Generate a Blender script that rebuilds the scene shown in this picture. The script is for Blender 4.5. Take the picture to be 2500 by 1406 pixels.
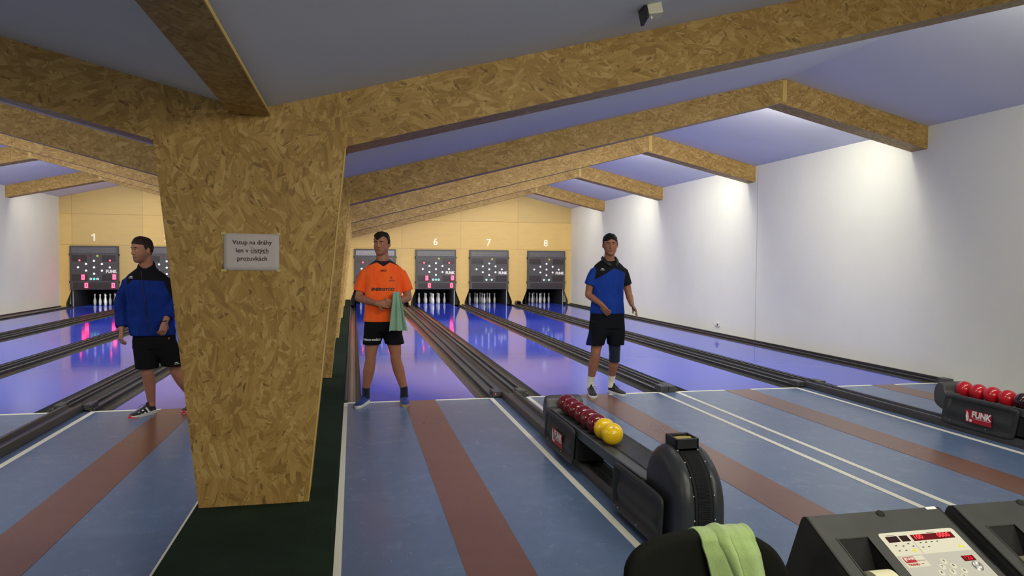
import bpy, bmesh, math, random
from math import sin, cos, pi, radians, sqrt
from mathutils import Vector, Matrix, noise
from mathutils.bvhtree import BVHTree
random.seed(4)
for o in list(bpy.data.objects): bpy.data.objects.remove(o)
SC = bpy.context.scene
COL = SC.collection
# ------------------------------------------------------------------ camera
YAW, PITCH, ROLL, FPX, CH = 0.2168, -0.03823, 0.0078, 1761.56, 1.58
cam_d = bpy.data.cameras.new('camera'); cam = bpy.data.objects.new('camera', cam_d); COL.objects.link(cam)
f = Vector((sin(YAW)*cos(PITCH), cos(YAW)*cos(PITCH), sin(PITCH)))
r0 = Vector((cos(YAW), -sin(YAW), 0)); u0 = r0.cross(f)
r = r0*cos(ROLL)+u0*sin(ROLL); u = -r0*sin(ROLL)+u0*cos(ROLL)
cam.matrix_world = Matrix(((r.x, u.x, -f.x, 0), (r.y, u.y, -f.y, 0), (r.z, u.z, -f.z, CH), (0, 0, 0, 1)))
cam_d.sensor_width = 36; cam_d.lens = 36*FPX/2500; cam_d.clip_start = 0.05
SC.camera = cam
# ------------------------------------------------------------------ world, exposure
W = bpy.data.worlds.new('world'); SC.world = W; W.use_nodes = True
W.node_tree.nodes['Background'].inputs[0].default_value = (0.9, 0.95, 1, 1)
W.node_tree.nodes['Background'].inputs[1].default_value = 0.02
SC.view_settings.view_transform = 'Standard'; SC.view_settings.look = 'None'
SC.view_settings.gamma = 1; SC.view_settings.use_curve_mapping = False
SC.view_settings.exposure = 0.0
# main numbers of the hall
YK = [4.15+4.325*k for k in range(5)]        # front faces of the five frames
XL, XR, XV, XRL, XRR = -8.93, 7.67, -0.54, -6.65, 5.47
YB, YF = -3.2, 25.0
LANES = [-7.80, -5.68, -3.80, -1.78, 0.73, 2.79, 4.65, 6.73]
BOARDS = [-7.93, -5.82, -3.85, -1.78, 0.73, 2.79, 4.66, 6.74]
YFOUL = 8.08
def ceil_z(x):
    P = [(XL, 3.44), (XRL, 3.97), (XV, 2.38), (XRR, 3.96), (XR, 3.45)]
    for (a, za), (b, zb) in zip(P, P[1:]):
        if x <= b+1e-6: return za+(zb-za)*(x-a)/(b-a)
    return 3.45
# ------------------------------------------------------------------ lamps
def area(name, loc, size, power, color, direction, spread=180):
    d = bpy.data.lights.new(name, 'AREA'); d.shape = 'RECTANGLE'; d.size, d.size_y = size
    d.energy = power; d.color = color; d.spread = radians(spread)
    o = bpy.data.objects.new(name, d); COL.objects.link(o); o.location = loc
    o.rotation_euler = Vector(direction).to_track_quat('-Z', 'Y').to_euler()
    return o
COOL = (1.0, 0.965, 0.855)
PW = [30, 60, 62, 54, 30]
for k, yk in enumerate(YK):
    for x in (-7.3, -5.2, -2.6, 1.6, 4.2, 6.1):
        area('tube_light', (x, yk+0.38, ceil_z(x)-0.20), (1.9, 0.12), PW[k]*(0.9 if x < 0 else 1), COOL, (0, 0.80, -0.6))
for i, c in enumerate(BOARDS): area('pit_light', (c, YF+0.25, 0.57), (1.1, 0.05), 5.0 if i in (0, 1, 4, 5) else 1.6, (1, 0.97, 0.9), (0, 0.75, -1))
area('lounge_light', (0.9, -1.6, 2.55), (3.2, 0.5), 78, (1.0, 0.93, 0.74), (0.06, 0.86, -0.5))
for x, y, e in ((3.4, 0.6, 46), (-3.0, 0.8, 34), (1.6, 1.9, 20)): area('lounge_light', (x, y, 2.5 if x < 2 else 2.9), (1.2, 0.3), e*0.8, (1.0, 0.95, 0.8), (0.0, 0.35, -1))
area('ceiling_bounce_fill', (1.5, -2.0, 1.9), (3.0, 0.5), 26, (1.0, 0.93, 0.78), (0.0, 0.7, 0.7))  # added unseen fill standing in for light bounced onto the near ceiling
# ------------------------------------------------------------------ node helpers
class N:
    def __init__(s, nt, sock): s.nt, s.s = nt, sock
    def _m(s, op, a, b=None, c=None):
        n = s.nt.nodes.new('ShaderNodeMath'); n.operation = op
        for i, v in enumerate((a, b, c)):
            if v is None: continue
            if isinstance(v, N): s.nt.links.new(v.s, n.inputs[i])
            else: n.inputs[i].default_value = v
        return N(s.nt, n.outputs[0])
    def __add__(s, o): return s._m('ADD', s, o)
    __radd__ = __add__
    def __sub__(s, o): return s._m('SUBTRACT', s, o)
    def __rsub__(s, o): return s._m('SUBTRACT', o, s)
    def __mul__(s, o): return s._m('MULTIPLY', s, o)
    __rmul__ = __mul__
    def __truediv__(s, o): return s._m('DIVIDE', s, o)
    def gt(s, o): return s._m('GREATER_THAN', s, o)
    def lt(s, o): return s._m('LESS_THAN', s, o)
    def mx(s, o): return s._m('MAXIMUM', s, o)
    def mn(s, o): return s._m('MINIMUM', s, o)
    def ab(s): return s._m('ABSOLUTE', s)
    def frac(s): return s._m('FRACT', s)
    def sn(s): return s._m('SINE', s)
    def cs(s): return s._m('COSINE', s)
    def sq(s): return s._m('POWER', s, 2.0)
class Mat:
    def __init__(s, name, color=(0.5, 0.5, 0.5), rough=0.5, metal=0.0, spec=0.5, coat=0.0, emis=None, estr=0.0, sss=0.0):
        s.m = bpy.data.materials.new(name); s.m.use_nodes = True; s.nt = s.m.node_tree
        s.b = s.nt.nodes['Principled BSDF']; i = s.b.inputs
        i['Base Color'].default_value = (*color, 1); i['Roughness'].default_value = rough
        i['Metallic'].default_value = metal; i['Specular IOR Level'].default_value = spec
        i['Coat Weight'].default_value = coat; i['Coat Roughness'].default_value = 0.06
        if emis: i['Emission Color'].default_value = (*emis, 1); i['Emission Strength'].default_value = estr
        if sss: i['Subsurface Weight'].default_value = sss; i['Subsurface Radius'].default_value = (0.02, 0.008, 0.004); i['Subsurface Scale'].default_value = 0.4
    def new(s, t): return s.nt.nodes.new(t)
    def link(s, a, b): s.nt.links.new(a.s if isinstance(a, N) else a, b)
    def coord(s, kind='Object'):
        tc = s.new('ShaderNodeTexCoord'); sp = s.new('ShaderNodeSeparateXYZ'); s.link(tc.outputs[kind], sp.inputs[0])
        return tc.outputs[kind], N(s.nt, sp.outputs[0]), N(s.nt, sp.outputs[1]), N(s.nt, sp.outputs[2])
    def xyz(s, a, b, c=0.0):
        n = s.new('ShaderNodeCombineXYZ')
        for i, v in enumerate((a, b, c)):
            if isinstance(v, N): s.link(v, n.inputs[i])
            else: n.inputs[i].default_value = v
        return n.outputs[0]
    def noise(s, vec, scale, detail=3, rough=0.5, dist=0.0):
        n = s.new('ShaderNodeTexNoise'); s.link(vec, n.inputs['Vector']); n.inputs['Scale'].default_value = scale
        n.inputs['Detail'].default_value = detail; n.inputs['Roughness'].default_value = rough; n.inputs['Distortion'].default_value = dist
        return N(s.nt, n.outputs[0])
    def voro(s, vec, scale, rnd=1.0, out='Color', feat='F1'):
        n = s.new('ShaderNodeTexVoronoi'); s.link(vec, n.inputs['Vector']); n.inputs['Scale'].default_value = scale
        n.inputs['Randomness'].default_value = rnd; n.feature = feat
        if out == 'Color':
            sp = s.new('ShaderNodeSeparateXYZ'); s.link(n.outputs['Color'], sp.inputs[0])
            return N(s.nt, sp.outputs[0]), N(s.nt, sp.outputs[1]), N(s.nt, sp.outputs[2])
        return N(s.nt, n.outputs['Distance'])
    def ramp(s, fac, stops):
        n = s.new('ShaderNodeValToRGB'); s.link(fac, n.inputs[0]); e = n.color_ramp.elements
        while len(e) < len(stops): e.new(0.5)
        for k, (p, c) in enumerate(stops): e[k].position = p; e[k].color = (*c, 1)
        return n.outputs[0]
    def mix(s, fac, a, b):
        n = s.new('ShaderNodeMix'); n.data_type = 'RGBA'
        if isinstance(fac, N): s.link(fac, n.inputs[0])
        else: n.inputs[0].default_value = fac
        for v, i in ((a, 6), (b, 7)):
            if isinstance(v, tuple): n.inputs[i].default_value = (*v, 1)
            else: s.link(v, n.inputs[i])
        return n.outputs[2]
    def base(s, c): s.link(c, s.b.inputs['Base Color']); return s
    def rough(s, v): s.link(v, s.b.inputs['Roughness']); return s
    def bump(s, h, strength=0.3, dist=0.01):
        n = s.new('ShaderNodeBump'); n.inputs['Strength'].default_value = strength; n.inputs['Distance'].default_value = dist
        s.link(h, n.inputs['Height']); s.link(n.outputs[0], s.b.inputs['Normal']); return s
def sr(r, g, b):
    h = lambda v: ((v/255+0.055)/1.055)**2.4 if v > 10 else v/255/12.92
    return (h(r), h(g), h(b))
# ------------------------------------------------------------------ materials
def make_osb(name, gain=1.0):
    m = Mat(name, rough=0.55, spec=0.35)
    tc = m.new('ShaderNodeTexCoord'); sp = m.new('ShaderNodeSeparateXYZ'); m.link(tc.outputs['UV'], sp.inputs[0])
    U, V = N(m.nt, sp.outputs[0]), N(m.nt, sp.outputs[1])
    w = m.noise(tc.outputs['UV'], 9, 2) - 0.5; w2 = m.noise(m.xyz(V, U), 11, 2) - 0.5
    U = U+w*0.02; V = V+w2*0.03
    def layer(sc, a, b, ox, spread):
        r1, r2, r3 = m.voro(m.xyz(U+ox, V+ox*2), sc)
        an = (r1-0.5)*spread; c, s_ = an.cs(), an.sn()
        uu = U*c+V*s_; vv = V*c-U*s_
        x1, x2, x3 = m.voro(m.xyz(uu*a+r2*7, vv*b+r3*5), 1.0)
        fine = m.noise(m.xyz(uu*160, vv*9), 1.0, 2)
        return x1, x2, fine, r3
    A = layer(4.5, 40, 9, 0.0, 1.3)
    B = layer(7, 42, 13, 3.3, 2.6)
    C = layer(9, 70, 18, 7.7, 3.1)
    selb = A[1].gt(0.58); selc = B[1].gt(0.82)
    t = A[0]*(1-selb)+B[0]*selb; t = t*(1-selc)+C[0]*selc
    fine = A[2]*(1-selb)+B[2]*selb
    t = t*0.46+fine*0.34+m.noise(tc.outputs['UV'], 3.5, 4)*0.36-0.07
    g = gain
    col = m.ramp(t, [(0.10, (0.20*g, 0.105*g, 0.026*g)), (0.34, (0.38*g, 0.225*g, 0.058*g)), (0.62, (0.50*g, 0.315*g, 0.095*g)), (0.92, (0.70*g, 0.50*g, 0.20*g))])
    dark = C[1].gt(0.965)*B[0].gt(0.45)
    specks = m.voro(m.xyz(U*30, V*24), 1.0, out='Distance').lt(0.10)*A[1].gt(0.55)
    col = m.mix((dark*0.6).mx(specks*0.75), col, (0.09, 0.042, 0.012))
    m.base(col); m.bump(t, 0.25, 0.004)
    return m.m
OSB = make_osb('osb_board', 0.86)
OSBE = Mat('osb_cut_edge', sr(205, 175, 100), 0.7).m
def make_lino(name, base, streak):
    m = Mat(name, rough=0.3, spec=0.5)
    c, x, y, z = m.coord()
    v = m.xyz(x*1.0, y*2.0, 0)
    n1 = m.noise(v, 1.6, 6, 0.6, 0.4); n2 = m.noise(m.xyz(x*10, y*8), 1.0, 5, 0.6, 0.5); n3 = m.noise(m.xyz(x*26, y*15), 1.0, 3, 0.6, 1.0)
    col = m.ramp(n1*0.45+n2*0.55, [(0.3, tuple(k*0.92 for k in base)), (0.55, base), (0.8, tuple(k*0.5+q*0.5 for k, q in zip(base, streak)))])
    col = m.mix((n3.gt(0.68))*0.35, col, streak)
    m.base(col); m.b.inputs['Roughness'].default_value = 0.27; return m.m
LINO = make_lino('linoleum_blue', sr(102, 124, 158), sr(150, 166, 186))
LINOB = make_lino('linoleum_brown', sr(124, 84, 64), sr(128, 88, 68))
WHITEP = Mat('white_tape', sr(246, 244, 226), 0.5).m
def make_lane():
    m = Mat('lane_plastic', sr(56, 78, 212), 0.07, spec=0.5)
    m.b.inputs['IOR'].default_value = 1.30
    c, x, y, z = m.coord(); m.rough(m.noise(m.xyz(x*3, y*0.4), 1.0, 3)*0.05+0.045)
    return m.m
LANE = make_lane()
def make_plaster(name, col, bump=0.05):
    m = Mat(name, col, 0.85, spec=0.2); c, x, y, z = m.coord()
    n = m.noise(c, 1.1, 4); m.base(m.ramp(n, [(0.3, tuple(k*0.95 for k in col)), (0.7, col)])); m.bump(m.noise(c, 60, 3), bump, 0.003); return m.m
PLASTER = make_plaster('wall_paint', sr(232, 232, 218))
CEIL = make_plaster('ceiling_paint', sr(216, 218, 226))
def make_ply():
    m = Mat('ply_panel', rough=0.5, spec=0.3); c, x, y, z = m.coord()
    r1, r2, r3 = m.voro(m.xyz(((x-1.62)/2.04)._m('FLOOR', (x-1.62)/2.04)*3.1, z.gt(1.965)*5+z.gt(2.93)*9), 1.0)
    g = m.noise(m.xyz(x*1.2, z*5), 1.6, 5, 0.6)
    col = m.ramp(g*0.5+r1*0.5, [(0.2, sr(196, 170, 112)), (0.8, sr(222, 186, 114))])
    fx = ((x-1.62)/2.04).frac(); sx = (fx.lt(0.004))*z.gt(1.965)
    sz = ((z-1.965).ab().lt(0.006)).mx((z-2.93).ab().lt(0.006))
    col = m.mix((sx.mx(sz))*0.55, col, sr(110, 85, 45)); m.base(col); return m.m
PLY = make_ply()
def plastic(name, col, rough=0.4, bump=0.0, spec=0.5):
    m = Mat(name, col, rough, spec=spec); c, x, y, z = m.coord()
    n = m.noise(c, 14, 4); m.base(m.ramp(n, [(0.3, tuple(k*0.85 for k in col)), (0.75, tuple(min(1, k*1.12) for k in col))]))
    if bump: m.bump(m.noise(c, 220, 2), bump, 0.002)
    return m.m
DARKP = plastic('black_plastic', (0.016, 0.017, 0.019), 0.38)
RACKP = plastic('rack_plastic', (0.036, 0.038, 0.038), 0.5, spec=0.4)
HOODP = plastic('hood_plastic', (0.034, 0.039, 0.046), 0.38)
BLACK = plastic('matt_black', (0.006, 0.006, 0.006), 0.8)
GREYP = plastic('grey_plastic', (0.07, 0.07, 0.072), 0.45)
TRACK = plastic('track_plastic', (0.045, 0.046, 0.048), 0.4)
TRACKL = plastic('track_plastic_light', (0.058, 0.066, 0.068), 0.38)
GUT = plastic('gutter_plastic', (0.072, 0.082, 0.084), 0.24, spec=0.5)
GUTD = plastic('gutter_side_plastic', (0.03, 0.03, 0.032), 0.32, spec=0.6)
BOARDP = plastic('board_plastic', sr(72, 70, 74), 0.45, 0.2)
BOARDD = plastic('board_window', sr(58, 52, 54), 0.25)
BOARDT = plastic('board_strip', sr(96, 94, 98), 0.3)
BOARDT2 = plastic('board_strip_pale', sr(150, 148, 150), 0.4)
ALU = Mat('aluminium', (0.55, 0.55, 0.53), 0.35, 0.7).m
STEEL = Mat('screw_steel', (0.45, 0.45, 0.44), 0.45, 1.0).m
PINM = Mat('pin_plastic', (0.80, 0.79, 0.74), 0.35, coat=0.2).m
WLAMP = Mat('white_lamp', (0.8, 0.8, 0.8), 0.4, emis=(1, 1, 1), estr=0.55).m
OFFRED = Mat('red_lamp_off', sr(110, 20, 25), 0.3).m
YEL = Mat('yellow_lamp', sr(170, 175, 60), 0.3, emis=sr(190, 200, 60), estr=0.25).m
GRN = Mat('green_lamp_on', sr(40, 200, 150), 0.3, emis=(0.05, 0.8, 0.45), estr=1.6).m
GRNOFF = Mat('green_lamp_off', sr(30, 110, 85), 0.3).m
LED = Mat('red_led', (0.9, 0.1, 0.1), 0.4, emis=(1.0, 0.022, 0.05), estr=12).m
LEDS = Mat('red_led_small', (0.9, 0.05, 0.05), 0.4, emis=(1.0, 0.02, 0.03), estr=1.6).m
LEDBG = Mat('red_display_window', sr(60, 4, 8), 0.25, emis=(0.5, 0.0, 0.01), estr=0.18).m
WINK = Mat('white_print', sr(235, 232, 228), 0.5).m
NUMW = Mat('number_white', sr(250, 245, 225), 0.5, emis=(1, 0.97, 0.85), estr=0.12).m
BINK = Mat('black_ink', (0.012, 0.012, 0.014), 0.6).m
REDL = Mat('red_label', sr(170, 22, 40), 0.45).m
def make_carpet():
    m = Mat('green_carpet', rough=0.95, spec=0.1); c, x, y, z = m.coord()
    n = m.noise(c, 260, 3); n2 = m.noise(c, 3, 4)
    m.base(m.ramp(n*0.6+n2*0.4, [(0.3, (0.007, 0.013, 0.008)), (0.7, (0.020, 0.038, 0.024))])); m.bump(n, 0.5, 0.006); return m.m
CARPET = make_carpet()
def fabric(name, col, rough=0.85, scale=900, sheen=0.2, wr=0.35):
    m = Mat(name, col, rough, spec=0.2); c, x, y, z = m.coord()
    m.b.inputs['Sheen Weight'].default_value = sheen
    n = m.noise(m.xyz(x, y, z*0.45), 9, 4, 0.55, 0.8)
    m.base(m.ramp(n, [(0.3, tuple(k*0.86 for k in col)), (0.7, tuple(min(1, k*1.06) for k in col))]))
    m.bump(n, wr, 0.03); return m
# ------------------------------------------------------------------ mesh builder
class MB:
    def __init__(s): s.v, s.f, s.mi = [], [], []; s.cur = 0
    def add(s, vs, fs):
        o = len(s.v); s.v += [Vector(p) for p in vs]; s.f += [tuple(i+o for i in q) for q in fs]; s.mi += [s.cur]*len(fs); return s
    def box(s, x0, x1, y0, y1, z0, z1):
        vs = [(x, y, z) for z in (z0, z1) for y in (y0, y1) for x in (x0, x1)]
        return s.add(vs, [(0, 2, 3, 1), (4, 5, 7, 6), (0, 1, 5, 4), (2, 6, 7, 3), (0, 4, 6, 2), (1, 3, 7, 5)])
    def loft(s, rings, cap=True, close=True):
        n = len(rings[0]); vs = [p for q in rings for p in q]; fs = []
        for i in range(len(rings)-1):
            for j in range(n if close else n-1):
                a, b = i*n+j, i*n+(j+1) % n; fs.append((a, b, b+n, a+n))
        if cap and close: fs.append(tuple(range(n-1, -1, -1))); fs.append(tuple(range((len(rings)-1)*n, len(rings)*n)))
        return s.add(vs, fs)
    def prism(s, poly, axis, a, b):
        def P(q, t): return {'x': (t, q[0], q[1]), 'y': (q[0], t, q[1]), 'z': (q[0], q[1], t)}[axis]
        return s.loft([[P(q, a) for q in poly], [P(q, b) for q in poly]])
    def tube(s, pts, rad, n=14, cap=True, flat=None, up=None):
        pts = [Vector(p) for p in pts]; rings = []
        ref = Vector(up) if up else None
        for i, p in enumerate(pts):
            d = (pts[min(i+1, len(pts)-1)]-pts[max(i-1, 0)]).normalized()
            if ref is None: ref = Vector((0, 1, 0)) if abs(d.y) < 0.8 else Vector((1, 0, 0))
            a = d.cross(ref).normalized(); b = a.cross(d).normalized()
            rr = rad[i] if isinstance(rad, (list, tuple)) else rad
            ra, rb = rr if isinstance(rr, (list, tuple)) else (rr, rr)
            rings.append([p+a*ra*cos(2*pi*k/n)+b*rb*sin(2*pi*k/n) for k in range(n)])
        return s.loft(rings, cap)
    def ball(s, c, rad, n=14, m=10, rot=None):
        c = Vector(c); rx, ry, rz = rad if isinstance(rad, (tuple, list)) else (rad,)*3
        vs = [Vector((0, 0, -rz))]; fs = []
        for i in range(1, m):
            t = -pi/2+pi*i/m
            vs += [Vector((rx*cos(t)*cos(2*pi*j/n), ry*cos(t)*sin(2*pi*j/n), rz*sin(t))) for j in range(n)]
        vs.append(Vector((0, 0, rz)))
        for j in range(n):
            fs.append((0, 1+(j+1) % n, 1+j)); fs.append((len(vs)-1, 1+(m-2)*n+j, 1+(m-2)*n+(j+1) % n))
            for i in range(m-2): a = 1+i*n+j; b = 1+i*n+(j+1) % n; fs.append((a, b, b+n, a+n))
        if rot: vs = [rot @ v for v in vs]
        return s.add([v+c for v in vs], fs)
    def lathe(s, prof, n=24, c=(0, 0, 0)):
        c = Vector(c); return s.loft([[c+Vector((r_*cos(2*pi*k/n), r_*sin(2*pi*k/n), z)) for k in range(n)] for r_, z in prof])
    def cyl(s, a, b, r_, n=20): return s.tube([a, b], [r_, r_], n)
    def xf(s, M, start=0):
        for i in range(start, len(s.v)): s.v[i] = M @ s.v[i]
        return s
    def mesh(s, name, uv=False):
        me = bpy.data.meshes.new(name); me.from_pydata([tuple(v) for v in s.v], [], s.f)
        me.polygons.foreach_set('material_index', s.mi); me.update()
        bm = bmesh.new(); bm.from_mesh(me); bmesh.ops.recalc_face_normals(bm, faces=bm.faces)
        if uv:
            L = bm.loops.layers.uv.new('UVMap')
            for fc in bm.faces:
                n = fc.normal; k = max(range(3), key=lambda i: abs(n[i]))
                for lp in fc.loops:
                    c = lp.vert.co
                    lp[L].uv = {0: (c.y+3, c.z), 1: (c.x, c.z+0.0), 2: (c.x, c.y+5)}[k] if uv == 'v' else {0: (c.z, c.y+3), 1: (c.z+11, c.x), 2: (c.y+5, c.x)}[k]
        bm.to_mesh(me); bm.free(); return me
    def build(s, name, mats, parent=None, smooth=False, bevel=0, seg=2, uv=False, loc=None, label=None):
        me = s.mesh(name, uv)
        for m_ in (mats if isinstance(mats, (list, tuple)) else [mats]): me.materials.append(m_)
        o = bpy.data.objects.new(name, me); COL.objects.link(o)
        if parent: o.parent = parent
        if loc: o.location = loc
        if smooth:
            for p in me.polygons: p.use_smooth = True
            if smooth != 'all': me.set_sharp_from_angle(angle=radians(38))
        if bevel:
            b = o.modifiers.new('bevel', 'BEVEL'); b.width = bevel; b.segments = seg; b.limit_method = 'ANGLE'; b.angle_limit = radians(35)
        if label: o['label'] = label
        return o
def empty(name, loc=(0, 0, 0), label=None, cat=None, group=None, rz=0):
    o = bpy.data.objects.new(name, None); COL.objects.link(o); o.location = loc; o.rotation_euler = (0, 0, rz); o.empty_display_size = 0.1
    return tag(o, label, cat, group)
def tag(o, label=None, cat=None, group=None, kind=None):
    if label: o['label'] = label
    if cat: o['category'] = cat
    if group: o['group'] = group
    if kind: o['kind'] = kind
    return o
def struct(o): o['kind'] = 'structure'; return o
def copy_tree(o, parent=None):
    c = o.copy(); COL.objects.link(c)
    if parent: c.parent = parent
    for ch in o.children: copy_tree(ch, c)
    return c
def text_mesh(s, size, bold=0.0, shear=0.0, align='CENTER', sx=1.0, ext=0.0):
    cu = bpy.data.curves.new('txt', 'FONT'); cu.body = s; cu.size = size; cu.align_x = align; cu.align_y = 'CENTER'
    cu.offset = bold; cu.shear = shear; cu.extrude = ext; cu.resolution_u = 3
    ob = bpy.data.objects.new('txt', cu); COL.objects.link(ob)
    dg = bpy.context.evaluated_depsgraph_get(); me = bpy.data.meshes.new_from_object(ob.evaluated_get(dg))
    vs = [Vector((v.co.x*sx, v.co.y, v.co.z)) for v in me.vertices]; fs = [tuple(p.vertices) for p in me.polygons]
    bpy.data.objects.remove(ob); bpy.data.curves.remove(cu); bpy.data.meshes.remove(me)
    return vs, fs
def add_text(mb, s, size, M, **k):
    vs, fs = text_mesh(s, size, **k); mb.add([M @ v for v in vs], fs); return mb
FACE_CAM = Matrix.Rotation(pi/2, 4, 'X')                 # text standing up and read from -Y
# ================================================================== SETTING
def setting():
    m = MB(); m.box(XL-0.1, XR+0.1, YB, YFOUL, -0.1, 0.0); struct(m.build('floor', LINO))
    # brown run-up strips and white tape lie in the same floor: thin inlays
    z = 0.002
    for i, c in enumerate(LANES):
        w = 0.174
        struct(MB().box(c-w, c+w, YB+0.2, YFOUL, -0.01, z).build('trim_%d' % (i+1), LINOB))
        m = MB()
        for s_ in (-1, 1):
            a, b = c+s_*0.79, c+s_*0.838
            m.box(min(a, b), max(a, b), YB+0.2, YFOUL, -0.01, z+0.0006)
            a, b = c+s_*0.176, c+s_*0.79
            m.box(min(a, b), max(a, b), YFOUL-0.035, YFOUL+0.012, -0.01, z+0.0012)
        struct(m.build('trim_%d' % (i+11), WHITEP))
    # walls
    for nm, x0, x1, X in (('wall_left', XL-0.15, XL, XL), ('wall_right', XR, XR+0.15, XR)):
        zt = ceil_z(X)
        struct(MB().box(x0, x1, YB, YF+3.2, -0.2, zt+0.05).build(nm, PLASTER))
    # board joint of the right wall
    struct(MB().box(XR-0.004, XR+0.01, 12.70, 12.715, 0.05, 3.4).build('trim_31', make_plaster('joint', sr(190, 190, 180))))
    struct(MB().box(XL, XR, YB-0.15, YB, -0.1, 4.3).build('wall_back', PLASTER))
    m = MB(); P = [(XL-0.1, ceil_z(XL)-0.02), (XRL, ceil_z(XRL)), (XV, ceil_z(XV)), (XRR, ceil_z(XRR)), (XR+0.1, ceil_z(XR)-0.02)]
    for (a, za), (b, zb) in zip(P, P[1:]):
        m.prism([(a, za), (b, zb), (b, zb+0.12), (a, za+0.12)], 'y', YB, YF+3.2)
    struct(m.build('ceiling', CEIL))
    # far wall of ply with shaped openings above each lane
    m = MB(); y0, y1 = YF, YF+0.06
    xs = sorted([XL, XRL, XV, XRR, XR]+[b+s_*0.70 for b in BOARDS for s_ in (-1, 1)])
    for a, b in zip(xs, xs[1:]): m.prism([(a, 0.60), (b, 0.60), (b, ceil_z(b)), (a, ceil_z(a))], 'y', y0, y1)
    edges = [XL]+[v for b in BOARDS for v in (b-0.70, b+0.70)]+[XR]
    feet = [XL]+[v for b in BOARDS for v in (b-0.85, b+0.85)]+[XR]
    for i in range(0, len(edges), 2):
        a, b, c, d = edges[i], edges[i+1], feet[i], feet[i+1]
        if i == 0: c = a
        if i == len(edges)-2: d = b
        if c > d: c = d = (c+d)/2
        m.prism([(c, -0.05), (d, -0.05), (d, 0.12), (b, 0.52), (b, 0.60), (a, 0.60), (a, 0.52), (c, 0.12)], 'y', y0, y1)
    struct(m.build('wall_far', PLY))
    struct(MB().box(XL, XR, YF+3.0, YF+3.2, -0.1, 3.6).build('wall_far_rear', BLACK))
    # black void floor under the gutters
    struct(MB().box(XL-0.1, XR+0.1, YFOUL, YF+3.2, -0.30, -0.12).build('floor_under_lanes', BLACK))
setting()
# raised carpeted strip under the pillars
cp = MB().box(-0.845, -0.10, YB, YF-0.1, 0.0, 0.22)
tag(cp.build('carpet_platform', CARPET, bevel=0.006), 'long low platform covered in dark green carpet under the row of pillars', 'platform')
# ================================================================== FRAMES (pillar + beams)
def frames():
    for k, yk in enumerate(YK):
        y0, y1 = yk, yk+0.30
        where = ['nearest the camera', 'second from the camera', 'third from the camera', 'fourth from the camera', 'farthest, by the lane ends'][k]
        # pillar, tapering towards its foot
        rings = []
        cz = [(0.22, -0.822, -0.246), (2.2, -1.030, -0.040)]
        m = MB(); m.loft([[(a, y0, z_), (b, y0, z_), (b, y1, z_), (a, y1, z_)] for z_, a, b in cz]
                         + [[(-1.045, y0, 2.2), (-0.032, y0, 2.2), (-0.032, y1, 2.2), (-1.045, y1, 2.2)], [(-1.045, y0, 2.24), (-0.032, y0, 2.24), (-0.032, y1, 2.24), (-1.045, y1, 2.24)]])
        m.prism([(-1.045, 2.24), (-0.032, 2.24), (-0.032, 2.515), (XV, 2.38), (-1.045, 2.512)], 'y', y0, y1)
        root = m.build('pillar', OSB, uv='v')
        tag(root, 'tapering chipboard-clad pillar on the carpet platform, ' + where, 'pillar', 'chipboard pillars down the middle')
        e = MB()
        e.loft([[(b-0.004, y0-0.003, z_), (b+0.003, y0-0.003, z_), (b+0.003, y0+0.012, z_), (b-0.004, y0+0.012, z_)] for z_, b in ((0.222, -0.246), (2.2, -0.040))])
        e.build('edge_strip', OSBE, root, label='pale cut edge of the front board')
        for side in (1, -1):
            h = 0.305; g = 0.0
            if side > 0: xs = [(-0.032, ceil_z(-0.032)), (XRR, ceil_z(XRR)), (XR-0.0, ceil_z(XR))]
            else: xs = [(-1.045, ceil_z(-1.045)), (XRL, ceil_z(XRL)), (XL+0.0, ceil_z(XL))]
            b = MB()
            top = [(x, z_-g) for x, z_ in xs]; bot = [(xs[0][0], top[0][1]-h), (xs[1][0]-side*0.06, top[1][1]-h-0.012), (xs[2][0], top[2][1]-h)]
            b.prism([top[0], top[1], bot[1], bot[0]], 'y', y0+0.004, y1)
            b.prism([top[1], top[2], bot[2], bot[1]], 'y', y0+0.004, y1)
            o = b.build('roof_beam', OSB, uv='h')
            tag(o, 'chipboard-clad roof beam bent at the ridge, %s side, at the pillar %s' % ('right' if side > 0 else 'left', where), 'beam', 'chipboard roof beams')
            st = MB().box(xs[1][0]-0.03, xs[1][0]+0.03, y0-0.002, y0+0.006, top[1][1]-h+0.01, top[1][1]-0.02)
            st.build('joint_strip', OSBE, o, label='pale joint at the ridge')
    v = MB().box(-0.64, -0.44, YB, YK[0]-0.03, 2.352, 2.366)
    o = v.build('valley_board', OSB, uv='v'); tag(o, 'flat chipboard strip along the ceiling valley in front of the nearest pillar', 'board')
    MB().box(-0.44, -0.434, YB, YK[0]-0.03, 2.350, 2.368).build('edge_strip', OSBE, o, label='pale cut edge')
frames()
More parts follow.
